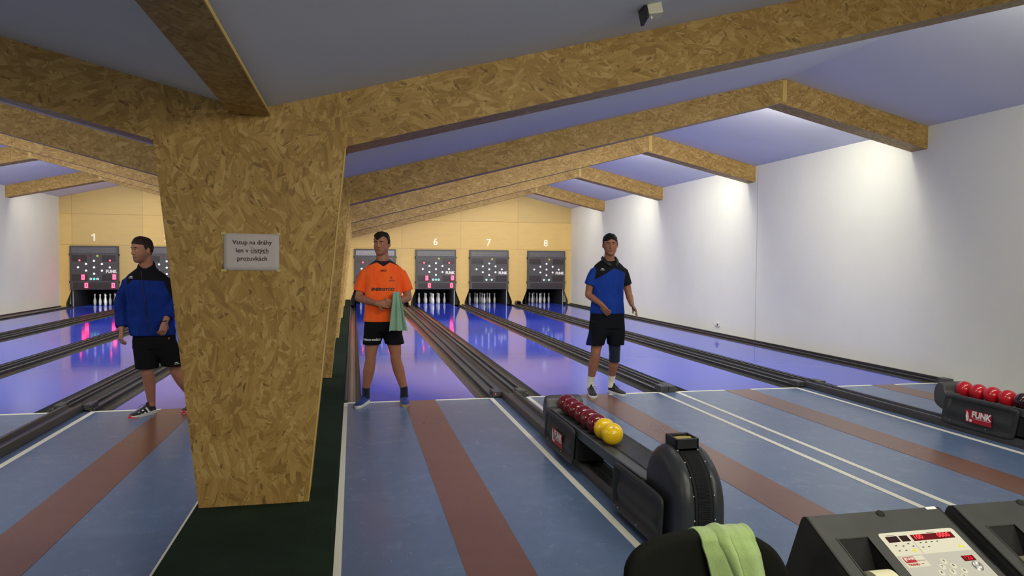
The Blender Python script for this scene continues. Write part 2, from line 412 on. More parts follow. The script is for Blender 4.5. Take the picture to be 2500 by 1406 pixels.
# ================================================================== LANES
WL = ['by the left wall', 'second from the left wall', 'third from the left wall', 'just left of the pillars', 'just right of the pillars', 'second right of the pillars', 'second from the right wall', 'by the right wall']
ORD = ['first', 'second', 'third', 'fourth', 'fifth', 'sixth', 'seventh', 'eighth']
HB = 0.64
def lanes():
    for i, c in enumerate(LANES):
        root = empty('bowling_lane', (c, YFOUL, 0), 'glossy blue ninepin lane with dark gutters, ' + WL[i], 'bowling lane', 'bowling lanes')
        L = YF+0.05-YFOUL
        MB().box(-HB, HB, 0.012, L, -0.1, 0.0).build('lane_bed', LANE, root)
        LL = YF-0.05-YFOUL
        lg = 0.155
        for s_ in (-1, 1):
            prof = []
            for k in range(13):
                a = pi*k/12; prof.append((s_*(HB+0.0005+lg/2-lg/2*cos(a)), -0.002-0.080*sin(a)))
            m = MB(); out = [(x, z_-0.02) for x, z_ in reversed(prof)]
            m.prism(prof+out, 'y', 0.0, LL); m.build('gutter', GUT, root, smooth=True)
            x0 = HB+0.0035+lg
            MB().box(min(s_*x0, s_*(x0+0.03)), max(s_*x0, s_*(x0+0.03)), -0.0, LL, -0.1, 0.035).build('gutter_edge', GUTD, root, bevel=0.004)
lanes()
def tracks():
    # ball return tracks (paired lanes) and plain dividers between the pairs
    for j, (a, b) in enumerate(((0, 1), (2, 3), (4, 5), (6, 7))):
        x0, x1 = LANES[a]+HB+0.004+0.155+0.03, LANES[b]-HB-0.004-0.155-0.03
        c = (x0+x1)/2; h = (x1-x0)/2-0.002
        root = empty('ball_return_track', (c, 5.0, 0), 'dark ball return channel, ' + ['between the two leftmost lanes', 'ending left of the big pillar', 'running to the rack of yellow and dark red balls', 'running to the rack of bright red balls'][j], 'ball return track', 'ball return tracks')
        y0, y1 = YFOUL-5.0, YF-0.27-5.0
        m = MB()
        m.prism([(-h, -0.12), (h, -0.12), (h, 0.0), (h-0.03, 0.015), (0.09, 0.015), (0.06, -0.03), (-0.06, -0.03), (-0.09, 0.015), (-h+0.03, 0.015), (-h, 0.0)], 'y', y0, y1)
        m.build('channel', TRACKL, root, smooth=True)
        for s_ in (-1, 1):
            MB().box(s_*0.10-0.013, s_*0.10+0.013, y0, y1, 0.0, 0.045).build('guide_rail', TRACK, root, bevel=0.004)
        # near part on the run-up
        n0 = -1.05
        m = MB(); w = 0.095
        m.prism([(-w, 0.0), (w, 0.0), (w, 0.062), (w-0.01, 0.075), (0.055, 0.075), (0.04, 0.045), (-0.04, 0.045), (-0.055, 0.075), (-w+0.01, 0.075), (-w, 0.062)], 'y', n0, y0+0.02)
        m.build('floor_channel', TRACK, root, smooth=True)
        for s_ in (-1, 1):
            xx = s_*(w+0.003)
            ww_ = min(0.105, h-0.002-w-0.003); bb = MB().box(min(xx, xx+s_*ww_), max(xx, xx+s_*ww_), y0+0.0, y0+0.20, 0.0, 0.075)
            bb.build('end_block', GREYP, root, bevel=0.006)
            d = MB().cyl((xx+s_*0.065, y0-0.003, 0.045), (xx+s_*0.065, y0+0.01, 0.045), 0.007, 10)
            d.build('sensor_lamp', LEDS if (j == 2 and s_ < 0) else BLACK, root)
    for j, (x0, x1, nm) in enumerate(((LANES[1]+HB+0.19, LANES[2]-HB-0.19, 'left of the pillars without a ball channel'), (LANES[5]+HB+0.19, LANES[6]-HB-0.19, 'right of the pillars, starting at the double white lines'))):
        root = empty('lane_divider', ((x0+x1)/2, YFOUL, 0), 'dark ribbed divider ' + nm, 'lane divider', 'lane dividers'); h = (x1-x0)/2-0.002; L = YF-0.05-YFOUL
        MB().prism([(-h, -0.12), (h, -0.12), (h, 0.01), (h*0.5, 0.02), (0.02, 0.01), (-0.02, 0.01), (-h*0.5, 0.02), (-h, 0.01)], 'y', 0.0, L).build('divider_bed', TRACKL, root)
        MB().box(-0.014, 0.014, 0, L, 0.0, 0.045).build('guide_rail', TRACK, root, bevel=0.003)
        for s_ in (-1, 1): MB().box(min(0, s_*(h-0.002))+(0.002 if s_ > 0 else 0), max(0, s_*(h-0.002))-(0.002 if s_ < 0 else 0), -0.02, 0.17 if s_ < 0 else 0.26, 0.0, 0.075).build('end_block', GREYP, root, bevel=0.006)
    for nm, x0, x1, s_ in (('left', XL+0.003, LANES[0]-HB-0.192, 1), ('right', LANES[7]+HB+0.192, XR-0.003, -1)):
        root = empty('side_rail', ((x0+x1)/2, YFOUL, 0), 'dark rail lying along the %s wall beside the outer lane' % nm, 'rail'); h = (x1-x0)/2; L = YF-0.05-YFOUL
        MB().box(-h, h, 0.0, L, -0.12, 0.03).build('rail_body', TRACK, root, bevel=0.006)
        xx = -s_*h
        MB().box(min(xx, xx+s_*0.035), max(xx, xx+s_*0.035), 0.0, L, 0.03, 0.065).build('rail_lip', GUTD, root, bevel=0.004)
        MB().box(-h, h, -0.16, 0.0, 0.0, 0.075).build('end_block', GREYP, root, bevel=0.008)
tracks()
# ================================================================== PITS
def pits():
    for i, c in enumerate(BOARDS):
        root = empty('pin_pit', (c, YF+0.06, 0), 'dark pin pit at the far end of the lane ' + WL[i], 'pin pit', 'pin pits')
        m = MB(); m.box(-0.72, -0.69, 0.005, 2.8, -0.1, 0.62); m.box(0.66, 0.69, 0.005, 2.8, -0.1, 0.62)
        m.box(-0.72, 0.69, 2.4, 2.44, -0.1, 0.62); m.box(-0.86, 0.86, 0.005, 2.8, 0.62, 0.65)
        m.build('pit_lining', BLACK, root)
        MB().box(LANES[i]-c-0.64 if i else -0.64, LANES[i]-c+0.64, 0.0, 2.35, -0.1, 0.0).build('pin_deck', LANE, root)
        side = 1 if i > 3 else -1
        MB().box(side*0.66-0.012, side*0.66+0.012, 0.0, 0.03, 0.0, 0.60).build('frame_post', ALU, root)
        if i in (0, 7):
            m = MB(); m.box(min(side*0.72, side*0.86), max(side*0.72, side*0.86), 0.3, 0.33, 0.0, 0.62)
            m.build('side_panel', PLASTER, root, label='pale side panel')
            MB().box(side*0.77-0.03, side*0.77+0.03, 0.1, 0.2, 0.0, 0.085).build('sensor_box', BLACK, root)
        else:
            for s_ in (-1, 1): MB().box(min(s_*0.73, s_*0.86), max(s_*0.73, s_*0.86), 0.25, 0.28, 0.0, 0.62).build('side_panel', DARKP, root)
    for a, b in ((0, 1), (2, 3), (4, 5), (6, 7)):
        c = (BOARDS[a]+BOARDS[b])/2
        root = empty('ball_return_hood', (c, YF-0.001, 0), 'small arched grey hood on the far wall, ' + {0: 'between the two leftmost boards', 2: 'left of the pillars', 4: 'just right of the pillars', 6: 'between the two rightmost boards'}[a], 'ball return hood', 'ball return hoods')
        pr_ = [(0.10*cos(pi*k/12), 0.075+0.085*sin(pi*k/12)) for k in range(13)]
        pin = [(0.08*cos(pi*k/12), 0.075+0.065*sin(pi*k/12)) for k in range(13)]
        m = MB(); m.prism([(0.10, -0.05)]+pr_+[(-0.10, -0.05), (-0.08, -0.05)]+pin[::-1]+[(0.08, -0.05)], 'y', -0.25, 0.0); m.build('hood_shell', GREYP, root)
        MB().prism([(0.08, -0.05)]+pin+[(-0.08, -0.05)], 'y', -0.03, -0.004).build('hood_opening', BLACK, root)
pits()
# ninepins
def pins():
    prof = [(0.001, 0), (0.028, 0.0), (0.034, 0.012), (0.040, 0.05), (0.0455, 0.10), (0.046, 0.125), (0.041, 0.165), (0.031, 0.205), (0.0225, 0.245), (0.0195, 0.275),
            (0.0205, 0.298), (0.026, 0.320), (0.030, 0.340), (0.0275, 0.358), (0.019, 0.370), (0.006, 0.374), (0.0005, 0.374)]
    me = MB().lathe(prof, 20).mesh('ninepin'); me.materials.append(PINM)
    for p in me.polygons: p.use_smooth = True
    spot = [(0, 0, 'the front pin'), (-1, 1, 'second row, left pin'), (1, 1, 'second row, right pin'), (-2, 2, 'outer left pin'), (0, 2, 'centre pin'), (2, 2, 'outer right pin'), (-1, 3, 'rear row, left pin'), (1, 3, 'rear row, right pin'), (0, 4, 'the rearmost pin')]
    for i, c in enumerate(LANES):
        cc = -7.87 if i == 0 else c
        for dx, dy, w in spot:
            o = bpy.data.objects.new('ninepin', me); COL.objects.link(o); o.location = (cc+dx*0.232, 25.75+dy*0.232, 0.0)
            o.rotation_euler = (0, 0, random.random()*6)
            tag(o, 'white ninepin, ' + w + ', lane ' + WL[i], 'pin', 'ninepins, lane ' + WL[i])
pins()
# ================================================================== SCORE BOARDS
def zero(mb, cx, cz, h=0.155, w=0.092, t=0.034, y=0.0):
    for a, b, c, d in ((cx-w/2, cx-w/2+t, cz-h/2, cz+h/2), (cx+w/2-t, cx+w/2, cz-h/2, cz+h/2), (cx-w/2, cx+w/2, cz-h/2, cz-h/2+t), (cx-w/2, cx+w/2, cz+h/2-t, cz+h/2)):
        mb.box(a, b, y-0.006, y, c, d)
def rr(x0, x1, z0, z1, r_=0.02, n=4):
    P = []
    for cx, cz, a0 in ((x1-r_, z1-r_, 0), (x0+r_, z1-r_, pi/2), (x0+r_, z0+r_, pi), (x1-r_, z0+r_, 3*pi/2)):
        P += [(cx+r_*cos(a0+pi/2*k/n), cz+r_*sin(a0+pi/2*k/n)) for k in range(n+1)]
    return P
def board(i, c):
    lit = i in (0, 4, 5); Y = YF-0.09
    st = 'with lit red zeros' if lit else 'with its digits dark'
    root = empty('score_board', (c, Y, 0.56), 'dark grey pin board %s, lane %s' % (st, WL[i]), 'score board', 'score boards')
    MB().prism(rr(-0.695, 0.695, 0.0, 1.375, 0.012), 'y', 0.0, 0.088).build('housing', BOARDP, root, bevel=0.008)
    MB().prism(rr(-0.66, 0.66, 0.268, 1.10, 0.02), 'y', -0.008, 0.0).build('front_plate', BOARDP, root, bevel=0.004)
    MB().prism(rr(-0.64, 0.64, 1.145, 1.32, 0.03), 'y', -0.010, 0.0).build('name_strip', BOARDT if i not in (2, 4) else BOARDT2, root, bevel=0.004)
    if i in (4, 5, 6):
        m = MB()
        for k in range(12): m.box(-0.52+k*0.095, -0.49+k*0.095, -0.012, -0.010, 1.21, 1.222)
        m.build('strip_marks', BOARDP, root)
    wins = [(-0.63, -0.20, 0.88, 1.08), (0.23, 0.63, 0.88, 1.08), (-0.63, -0.20, 0.275, 0.48), (0.23, 0.63, 0.275, 0.48), (-0.60, 0.62, 0.03, 0.225)]
    for k, (a, b, z0, z1) in enumerate(wins):
        w = MB().prism(rr(a, b, z0, z1, 0.02), 'y', -0.012, -0.0075).build('display_window', BOARDD, root, bevel=0.003)
        m = MB(); nn = 4 if k < 4 else 9
        for q in range(nn):
            cx = a+(b-a)*(q+0.5)/nn; zz = (z0+z1)/2
            m.box(cx-0.03, cx+0.03, -0.0135, -0.012, zz-0.055, zz-0.047); m.box(cx+0.024, cx+0.03, -0.0135, -0.012, zz-0.05, zz+0.05)
        m.build('dark_segments', BLACK, w)
    # lamps: diamond of nine
    ly = -0.016
    for a, b in ((0, 0.905), (-1, 0.805), (1, 0.805), (-2, 0.70), (0, 0.70), (2, 0.70), (-1, 0.60), (1, 0.60), (0, 0.50)):
        MB().cyl((a*0.226, ly, b), (a*0.226, 0, b), 0.032, 18).build('pin_lamp', WLAMP, root)
    MB().cyl((-0.10, ly, 1.06), (-0.10, 0, 1.06), 0.032, 16).build('signal_lamp', OFFRED, root, label='dull red signal lamp')
    MB().cyl((0.10, ly, 1.06), (0.10, 0, 1.06), 0.034, 16).build('signal_lamp', YEL, root, label='yellow-green signal lamp')
    MB().cyl((0, ly, 0.335), (0, 0, 0.335), 0.036, 16).build('signal_lamp', GRN if lit else GRNOFF, root, label='green signal lamp')
    for s_ in (-1, 1):
        o = MB().cyl((s_*0.095, ly, 0.335), (s_*0.095, 0, 0.335), 0.035, 16).build('throw_lamp', WLAMP, root)
        MB().cyl((s_*0.097, ly-0.003, 0.335), (s_*0.097, 0, 0.335), 0.016, 12).build('lamp_centre', BLACK, o)
    add_text(MB(), 'FUNK', 0.128, Matrix.Translation((0.490, -0.011, 0.572)) @ FACE_CAM, bold=0.009, sx=0.92).build('maker_name', WINK, root)
    for s_ in (-1, 1):
        for zc in (0.24, 1.10): MB().box(s_*0.695-0.02, s_*0.695+0.02, 0.01, 0.06, zc-0.035, zc+0.035).build('side_catch', BLACK, root)
    if lit:
        m = MB(); zero(m, -0.315 if i == 0 else -0.31, 0.39, y=-0.013); m.build('digit', LED, root, label='lit red zero')
        m = MB(); zero(m, 0.575, 0.40, y=-0.013); m.build('digit', LED, root, label='lit red zero')
        m = MB(); zero(m, -0.225, 0.135, y=-0.013); m.build('digit', LED, root, label='lit red zero')
        m = MB(); zero(m, 0.545, 0.135, y=-0.013); m.build('digit', LED, root, label='lit red zero')
        for x in (-0.41, 0.46): MB().ball((x, -0.012, 0.915), 0.026, 12, 8).build('led_point', LED, root, label='bright red light point')
    nm_ = add_text(MB(), str(i+1), 0.33, FACE_CAM, bold=0.004, ext=0.006)
    if i == 0: nm_.prism([(-0.015, 0.118), (-0.015, 0.075), (-0.085, 0.045), (-0.085, 0.080)], 'y', -0.006, 0.006)
    vs = nm_.build('lane_number', NUMW)
    vs.location = (c-0.01, YF-0.008, 2.19); tag(vs, 'white number ' + ['one', 'two', 'three', 'four', 'five', 'six', 'seven', 'eight'][i] + ' on the ply wall, lane ' + WL[i], 'number', 'lane numbers')
for i, c in enumerate(BOARDS): board(i, c)
# ================================================================== BALL RETURNS
def side_panel_mesh(Y0, Y1, z0, z1, out, skew=0.06):
    m = MB(); nu, nv = 48, 30; rows = []
    for j in range(nv+1):
        b = j/nv; row = []
        for i in range(nu+1):
            a = i/nu; A, B = 2*a-1, 2*b-1
            x_ = A*(1-0.05*abs(B)**8); z_ = B*(1-0.09*abs(A)**8)
            yy = (Y0+Y1)/2+(Y1-Y0)/2*x_-(z_*0.5)*skew; zz = (z0+z1)/2+(z1-z0)/2*z_
            dx = min(a, 1-a)*(Y1-Y0); dz = min(b, 1-b)*(z1-z0); d = min(dx, dz)
            h = 0.012*min(1, d/0.012) if d < 0.028 else 0.012-0.024*min(1, (d-0.028)/0.018)
            if d > 0.04: h += 0.023*math.exp(-((b-0.46)/0.15)**2)*min(1, (dx-0.04)/0.05)
            row.append(Vector((out*h, yy, zz)))
        rows.append(row)
    m.loft(rows, cap=False, close=False)
    return m
def thick(o, t=0.008):
    s_ = o.modifiers.new('t', 'SOLIDIFY'); s_.thickness = t; s_.offset = 0
def return_unit(cx, dark_ball_side, label):
    root = empty('ball_rack', (cx, 4.8, 0), label, 'ball rack', 'ball racks with lifts')
    o = 4.8
    for s_ in (-1, 1):
        p = side_panel_mesh(5.09-o, 5.89-o, 0.045, 0.335, s_).build('side_panel', RACKP, root, smooth='all', loc=(s_*0.165, 0, 0)); thick(p)
        if s_ < 0:
            # red maker's plate
            X = -0.026
            MB().box(X-0.0015, X, 5.325-o, 5.605-o, 0.118, 0.232).build('maker_plate', REDL, p)
            Mt = Matrix.Translation((X-0.003, 5.435-o, 0.195)) @ Matrix.Rotation(-pi/2, 4, 'Z') @ FACE_CAM
            t = MB(); add_text(t, 'FUNK', 0.078, Mt, bold=0.004, shear=0.12)
            pts = [(5.588, 0.222), (5.600, 0.17), (5.593, 0.13), (5.572, 0.125), (5.566, 0.16), (5.574, 0.20)]
            t.prism([(a-o, b) for a, b in pts], 'x', X-0.003, X-0.0015)
            t.prism([(5.545-o+0.015*cos(k*pi/6), 0.137+0.013*sin(k*pi/6)) for k in range(12)], 'x', X-0.003, X-0.0015)
            t.box(X-0.003, X-0.0015, 5.34-o, 5.52-o, 0.158, 0.161)
            t.build('plate_lettering', WINK, p)
        sc_ = MB()
        for yy in (5.8, 5.4): sc_.ball((s_*0.012, yy-o, 0.085), 0.006, 8, 6)
        sc_.build('screws', STEEL, p)
        p = side_panel_mesh(3.52-o, 4.25-o, 0.035, 0.335, s_, 0.03).build('lift_panel', RACKP, root, smooth='all', loc=(s_*0.165, 0, 0)); thick(p)
        sc_ = MB()
        for yy in (4.2, 4.15, 3.85): sc_.ball((s_*0.012, yy-o, 0.062), 0.006, 8, 6)
        sc_.build('screws', STEEL, p)
    # end hood beyond the last ball
    P = [(5.80, 0.325), (5.87, 0.34), (5.90, 0.40), (5.945, 0.425), (6.00, 0.40), (6.03, 0.30), (6.00, 0.20), (5.86, 0.15), (5.80, 0.2)]
    m = MB()
    def dens(P, n=4):
        out = []; L_ = len(P)
        for i in range(L_):
            p0, p1, p2, p3 = P[i-1], P[i], P[(i+1) % L_], P[(i+2) % L_]
            for k in range(n):
                t = k/n
                out.append(tuple(0.5*((2*p1[j])+(-p0[j]+p2[j])*t+(2*p0[j]-5*p1[j]+4*p2[j]-p3[j])*t*t+(-p0[j]+3*p1[j]-3*p2[j]+p3[j])*t**3) for j in (0, 1)))
        return out
    P = dens(P)
    m.loft([[Vector((x, 5.90-o+(y-5.90)*s_, 0.28+(z_-0.28)*s_)) for y, z_ in P] for x, s_ in ((-0.165, 0.78), (-0.155, 0.95), (-0.13, 1), (0.13, 1), (0.155, 0.95), (0.165, 0.78))])
    m.build('end_hood', GREYP, root, smooth=True)
    # tray
    tr = MB(); pr_ = [(-0.150, 0.335), (-0.140, 0.338), (-0.10, 0.305), (-0.012, 0.292), (-0.008, 0.284), (0.008, 0.284), (0.012, 0.292), (0.10, 0.305), (0.140, 0.338), (0.150, 0.335), (0.150, 0.27), (-0.150, 0.27)]
    tr.prism(pr_, 'y', 3.85-o, 5.86-o); tr.build('ball_tray', TRACKL, root, smooth=True)
    MB().box(-0.155, 0.155, 5.05-o, 5.85-o, 0.10, 0.26).build('inner_box', BLACK, root)
    MB().box(-0.155, 0.155, 3.6-o, 4.22-o, 0.08, 0.27).build('inner_box', BLACK, root)
    # lift: two bulging shells with a ribbed belt cover between them
    prof = [(3.87, 0.30), (3.875, 0.38), (3.85, 0.46), (3.79, 0.53), (3.71, 0.572), (3.63, 0.578), (3.56, 0.558), (3.49, 0.522), (3.435, 0.475), (3.395, 0.41), (3.372, 0.33), (3.366, 0.22), (3.37, 0.12), (3.39, 0.0), (3.6, 0.0), (3.75, 0.0), (3.78, 0.10), (3.84, 0.20)]
    def dens(P, n=4):
        out = []; L = len(P)
        for i in range(L):
            p0, p1, p2, p3 = P[i-1], P[i], P[(i+1) % L], P[(i+2) % L]
            for k in range(n):
                t = k/n
                out.append(tuple(0.5*((2*p1[j])+(-p0[j]+p2[j])*t+(2*p0[j]-5*p1[j]+4*p2[j]-p3[j])*t*t+(-p0[j]+3*p1[j]-3*p2[j]+p3[j])*t**3) for j in (0, 1)))
        return out
    D = dens(prof)
    def ring(x, s_): return [Vector((x, 3.60+(y-3.60)*s_-o, max(0.0, 0.24+(z_-0.24)*s_))) for y, z_ in D]
    for s_ in (-1, 1):
        m = MB(); m.loft([ring(s_*x, q) for x, q in ((0.134, 0.60), (0.132, 0.76), (0.126, 0.85), (0.114, 0.92), (0.095, 0.965), (0.076, 0.99), (0.060, 0.985), (0.051, 0.95))])
        sh = m.build('lift_shell', HOODP, root, smooth='all')
        sc_ = MB()
        for k in range(18, 52, 5):
            y, z_ = D[k]; sc_.ball((s_*0.058, 3.60+(y-3.60)*0.985-o, 0.24+(z_-0.24)*0.985), 0.006, 8, 6)
        sc_.build('screws', STEEL, sh)
    m = MB(); m.loft([ring(x, q) for x, q in ((-0.052, 0.90), (-0.048, 0.968), (0.048, 0.968), (0.052, 0.90))]); bc = m.build('belt_cover', BLACK, root)
    m = MB()
    for k in range(24, 50):
        for t in (0.0, 0.33, 0.66):
            (y1, z1), (y2, z2) = D[k], D[k+1]; y, z_ = y1+(y2-y1)*t, z1+(z2-z1)*t
            Y_, Z_ = 3.60+(y-3.60)*0.972-o, 0.24+(z_-0.24)*0.972
            m.box(-0.034, 0.034, Y_-0.0035, Y_+0.0035, Z_-0.0025, Z_+0.0025)
    tag(m.build('belt_ribs', DARKP, bc), kind='stuff')
    # open box with sponge on top
    a0 = -0.067
    b = MB(); z0, z1 = 0.572, 0.622; yy0, yy1 = 3.58-o, 3.72-o
    for (x0, x1, y0, y1) in ((a0, a0+0.012, yy0, yy1), (-a0-0.012, -a0, yy0, yy1), (a0, -a0, yy0, yy0+0.012), (a0, -a0, yy1-0.012, yy1)): b.box(x0, x1, y0, y1, z0-0.02, z1)
    b.box(a0, -a0, yy0, yy1, z0-0.03, z0)
    b.build('sponge_box', DARKP, root, bevel=0.004)
    s2 = MB(); 
    s2.loft([[Vector((x, y, 0.574+q*0.022+0.012*sin(x*60+y*40))) for x, y in ((-0.05, yy0+0.02), (0.0, yy0+0.015), (0.05, yy0+0.02), (0.052, (yy0+yy1)/2), (0.05, yy1-0.02), (0, yy1-0.018), (-0.05, yy1-0.02), (-0.052, (yy0+yy1)/2))] for q in (0, 1.4)])
    sp = s2.build('sponge', SPONGE, None, smooth=True, loc=(cx, 4.8, 0)); tag(sp, 'yellow sponge cloth in the box on top of the ' + ('ball lift behind the chair' if cx < 3 else 'ball lift beyond the right edge'), 'sponge')
    return root
SPONGE = fabric('sponge_cloth', sr(190, 170, 70)).m
RX1, RX2 = 1.77, 5.76
return_unit(RX1, 0, 'black ball rack and snail-shaped lift between lanes 5 and 6, dark red and yellow balls')
return_unit(RX2, 0, 'black ball rack between lanes 7 and 8 carrying the bright red balls')
def balls():
    def ballmat(n, c, rgh=0.12):
        m = Mat(n, c, rgh, spec=0.5, coat=0.6); cc, x, y, z = m.coord(); nn = m.noise(cc, 12, 3)
        m.base(m.ramp(nn, [(0.3, tuple(k*0.9 for k in c)), (0.7, c)])); return m.m
    MAR = ballmat('ball_maroon', sr(112, 20, 32)); YLW = ballmat('ball_yellow', sr(255, 208, 8), 0.25); RED = ballmat('ball_red', sr(205, 20, 36), 0.22); BRW = ballmat('ball_dark', sr(52, 12, 24))
    def one(x, y, mat, lab, grp, z=0.372, mark=False):
        o = MB().ball((0, 0, 0), 0.0775, 40, 24).build('bowling_ball', mat, None, smooth='all', loc=(x, y, z)); tag(o, lab, 'ball', grp)
        if mark:
            d = Vector((-0.10, -0.62, 0.70)).normalized(); q = d.to_track_quat('Z', 'Y').to_matrix().to_4x4()
            M = Matrix.Translation(d*0.0778) @ q
            m = MB(); n = 24
            for k in range(n):
                a, b = 2*pi*k/n, 2*pi*(k+1)/n
                m.add([M @ Vector((rr_*cos(t), rr_*sin(t), -rr_*rr_/0.155)) for rr_, t in ((0.0085, a), (0.0098, a), (0.0098, b), (0.0085, b))], [(0, 1, 2, 3)])
            add_text(m, '16', 0.010, M, bold=0.0003); m.build('ball_mark', BINK, o)
    n = 8
    names = ['farthest', 'second from the far end', 'third from the far end', 'fourth from the far end', 'fifth from the far end', 'nearest the yellow balls']
    for k in range(6): one(RX1, 5.835-k*0.1565, MAR, 'dark red ball on the left ball rack, %s' % names[k], 'dark red balls on the left rack')
    one(RX1, 5.835-6*0.1565, YLW, 'yellow ball between the dark red balls and the front yellow ball', 'yellow balls')
    one(RX1, 5.835-7*0.1565, YLW, 'front yellow ball with a small ring mark, nearest the lift', 'yellow balls', mark=True)
    nm2 = ['leftmost', 'second from the left', 'third from the left', 'rightmost']
    for k in range(4): one(RX2, 5.815-k*0.1565, RED, 'bright red ball on the right ball rack, %s' % nm2[k], 'bright red balls on the right rack')
    one(RX2, 5.815-4*0.1565, BRW, 'very dark red ball cut by the right edge, after the bright red ones', None)
balls()
# ================================================================== PEOPLE
def V(*a): return Vector(a)
def fuse(name, mb, mats, parent, voxel=0.006, smooth=2, factor=0.5, label=None):
    o = mb.build(name, mats, None); m = o.modifiers.new('r', 'REMESH'); m.mode = 'VOXEL'; m.voxel_size = voxel
    if smooth: q = o.modifiers.new('s', 'SMOOTH'); q.iterations = smooth; q.factor = factor
    dg = bpy.context.evaluated_depsgraph_get(); me = bpy.data.meshes.new_from_object(o.evaluated_get(dg))
    old = o.data; o.modifiers.clear(); o.data = me; bpy.data.meshes.remove(old); me.name = name
    if not me.materials: me.materials.append(mats)
    for p in me.polygons: p.use_smooth = True; p.material_index = 0
    o.parent = parent
    if label: o['label'] = label
    return o
def ell(cx, cy, z, rx, ry, yaw=0.0, e=0.85, n=28, tilt=0.0, dip=0.0, zf=None):
    out = []
    for k in range(n):
        a = 2*pi*k/n; c, s_ = cos(a), sin(a)
        x = rx*math.copysign(abs(c)**e, c); y = ry*math.copysign(abs(s_)**e, s_)
        zz = z+tilt*(-y/ry)-(dip*max(0, 1-abs(x)/0.055) if y < 0 else 0)
        out.append(V(cx+x*cos(yaw)-y*sin(yaw), cy+x*sin(yaw)+y*cos(yaw), zz))
    return out
def hand(mb, w, d, nrm, thumb, curl=35, sc=1.0, spread=0.10, tcurl=20):
    w, d, nrm = Vector(w), Vector(d).normalized(), Vector(nrm).normalized()
    nrm = (nrm-d*nrm.dot(d)).normalized(); b = d.cross(nrm).normalized()*thumb     # b points to the thumb side
    S = lambda *q: w+(d*q[0]+b*q[1]+nrm*q[2])*sc
    rings = []
    for t, rb, rn in ((-0.02, .026, .021), (0.0, .028, .020), (0.025, .035, .018), (0.055, .041, .0165), (0.082, .042, .014), (0.094, .040, .010)):
        rings.append([S(t, rb*cos(2*pi*k/16), rn*sin(2*pi*k/16)) for k in range(16)])
    mb.loft(rings)
    for i, (off, L) in enumerate(((0.0315, .072), (0.0105, .080), (-0.0105, .075), (-0.0315, .058))):
        p = S(0.080, off, 0.0); ang = 0; fd = (d+b*off*spread*20).normalized(); pts = [p]
        for seg, q in enumerate((0.45, 0.32, 0.25)):
            ang += radians(curl*(0.8 if seg == 0 else 1.0)+i*2)
            pts.append(pts[-1]+(fd*cos(ang)+nrm*sin(ang))*L*q*sc)
        mb.tube(pts, [.0092*sc, .0088*sc, .0080*sc, .0066*sc], 10); mb.ball(pts[-1], .0066*sc, 8, 6)
    p = S(0.020, 0.026, 0.004); td = (d*0.62+b*0.72+nrm*0.28).normalized()
    td2 = (d*0.9+b*0.25+nrm*(0.3+tcurl/60)).normalized()
    q1 = p+td*0.040*sc; q2 = q1+td2*0.032*sc; mb.tube([p-td*0.01, q1, q2], [.013*sc, .0105*sc, .0085*sc], 10); mb.ball(q2, .0085*sc, 8, 6)
def head_xf(c, yaw, pitch, roll, s):
    # local face looks to -Y; yaw > 0 turns it to -X
    return Matrix.Translation(Vector(c)) @ Matrix.Rotation(-yaw, 4, 'Z') @ Matrix.Rotation(pitch, 4, 'X') @ Matrix.Rotation(roll, 4, 'Y') @ Matrix.Scale(s, 4)
HT = [(-.122, .008, .058, -.036), (-.118, .024, .072, -.010), (-.108, .039, .080, .018), (-.092, .051, .0845, .036), (-.072, .060, .0855, .052), (-.046, .067, .086, .070), (-.020, .0725, .088, .088), (.002, .0750, .0895, .097), (.026, .0762, .0915, .101), (.050, .0740, .088, .098), (.078, .0660, .078, .088), (.098, .0530, .064, .072), (.111, .0360, .046, .050), (.118, .0120, .020, .020)]
def hrow(z):
    for i in range(len(HT)-1):
        if z <= HT[i+1][0]+1e-9: break
    P = [HT[max(0, min(len(HT)-1, i+k))] for k in (-1, 0, 1, 2)]; t = (z-P[1][0])/(P[2][0]-P[1][0])
    return [0.5*(2*P[1][j]+(P[2][j]-P[0][j])*t+(2*P[0][j]-5*P[1][j]+4*P[2][j]-P[3][j])*t*t+(-P[0][j]+3*P[1][j]-3*P[2][j]+P[3][j])*t**3) for j in (1, 2, 3)]
FEAT = [(-.031, .006, .0145, .0105, -.0085), (.031, .006, .0145, .0105, -.0085), (-.028, .0245, .022, .0065, .0035), (.028, .0245, .022, .0065, .0035),
        (-.0125, -.0345, .0062, .0055, .009), (.0125, -.0345, .0062, .0055, .009), (-.045, -.014, .018, .015, .0035), (.045, -.014, .018, .015, .0035),
        (0, -.064, .026, .020, .0045), (0, -.0575, .019, .0040, .0042), (0, -.0640, .023, .0020, -.0045), (0, -.0705, .016, .0048, .0048), (0, -.0815, .018, .0055, -.0040), (0, -.099, .018, .011, .0045)]
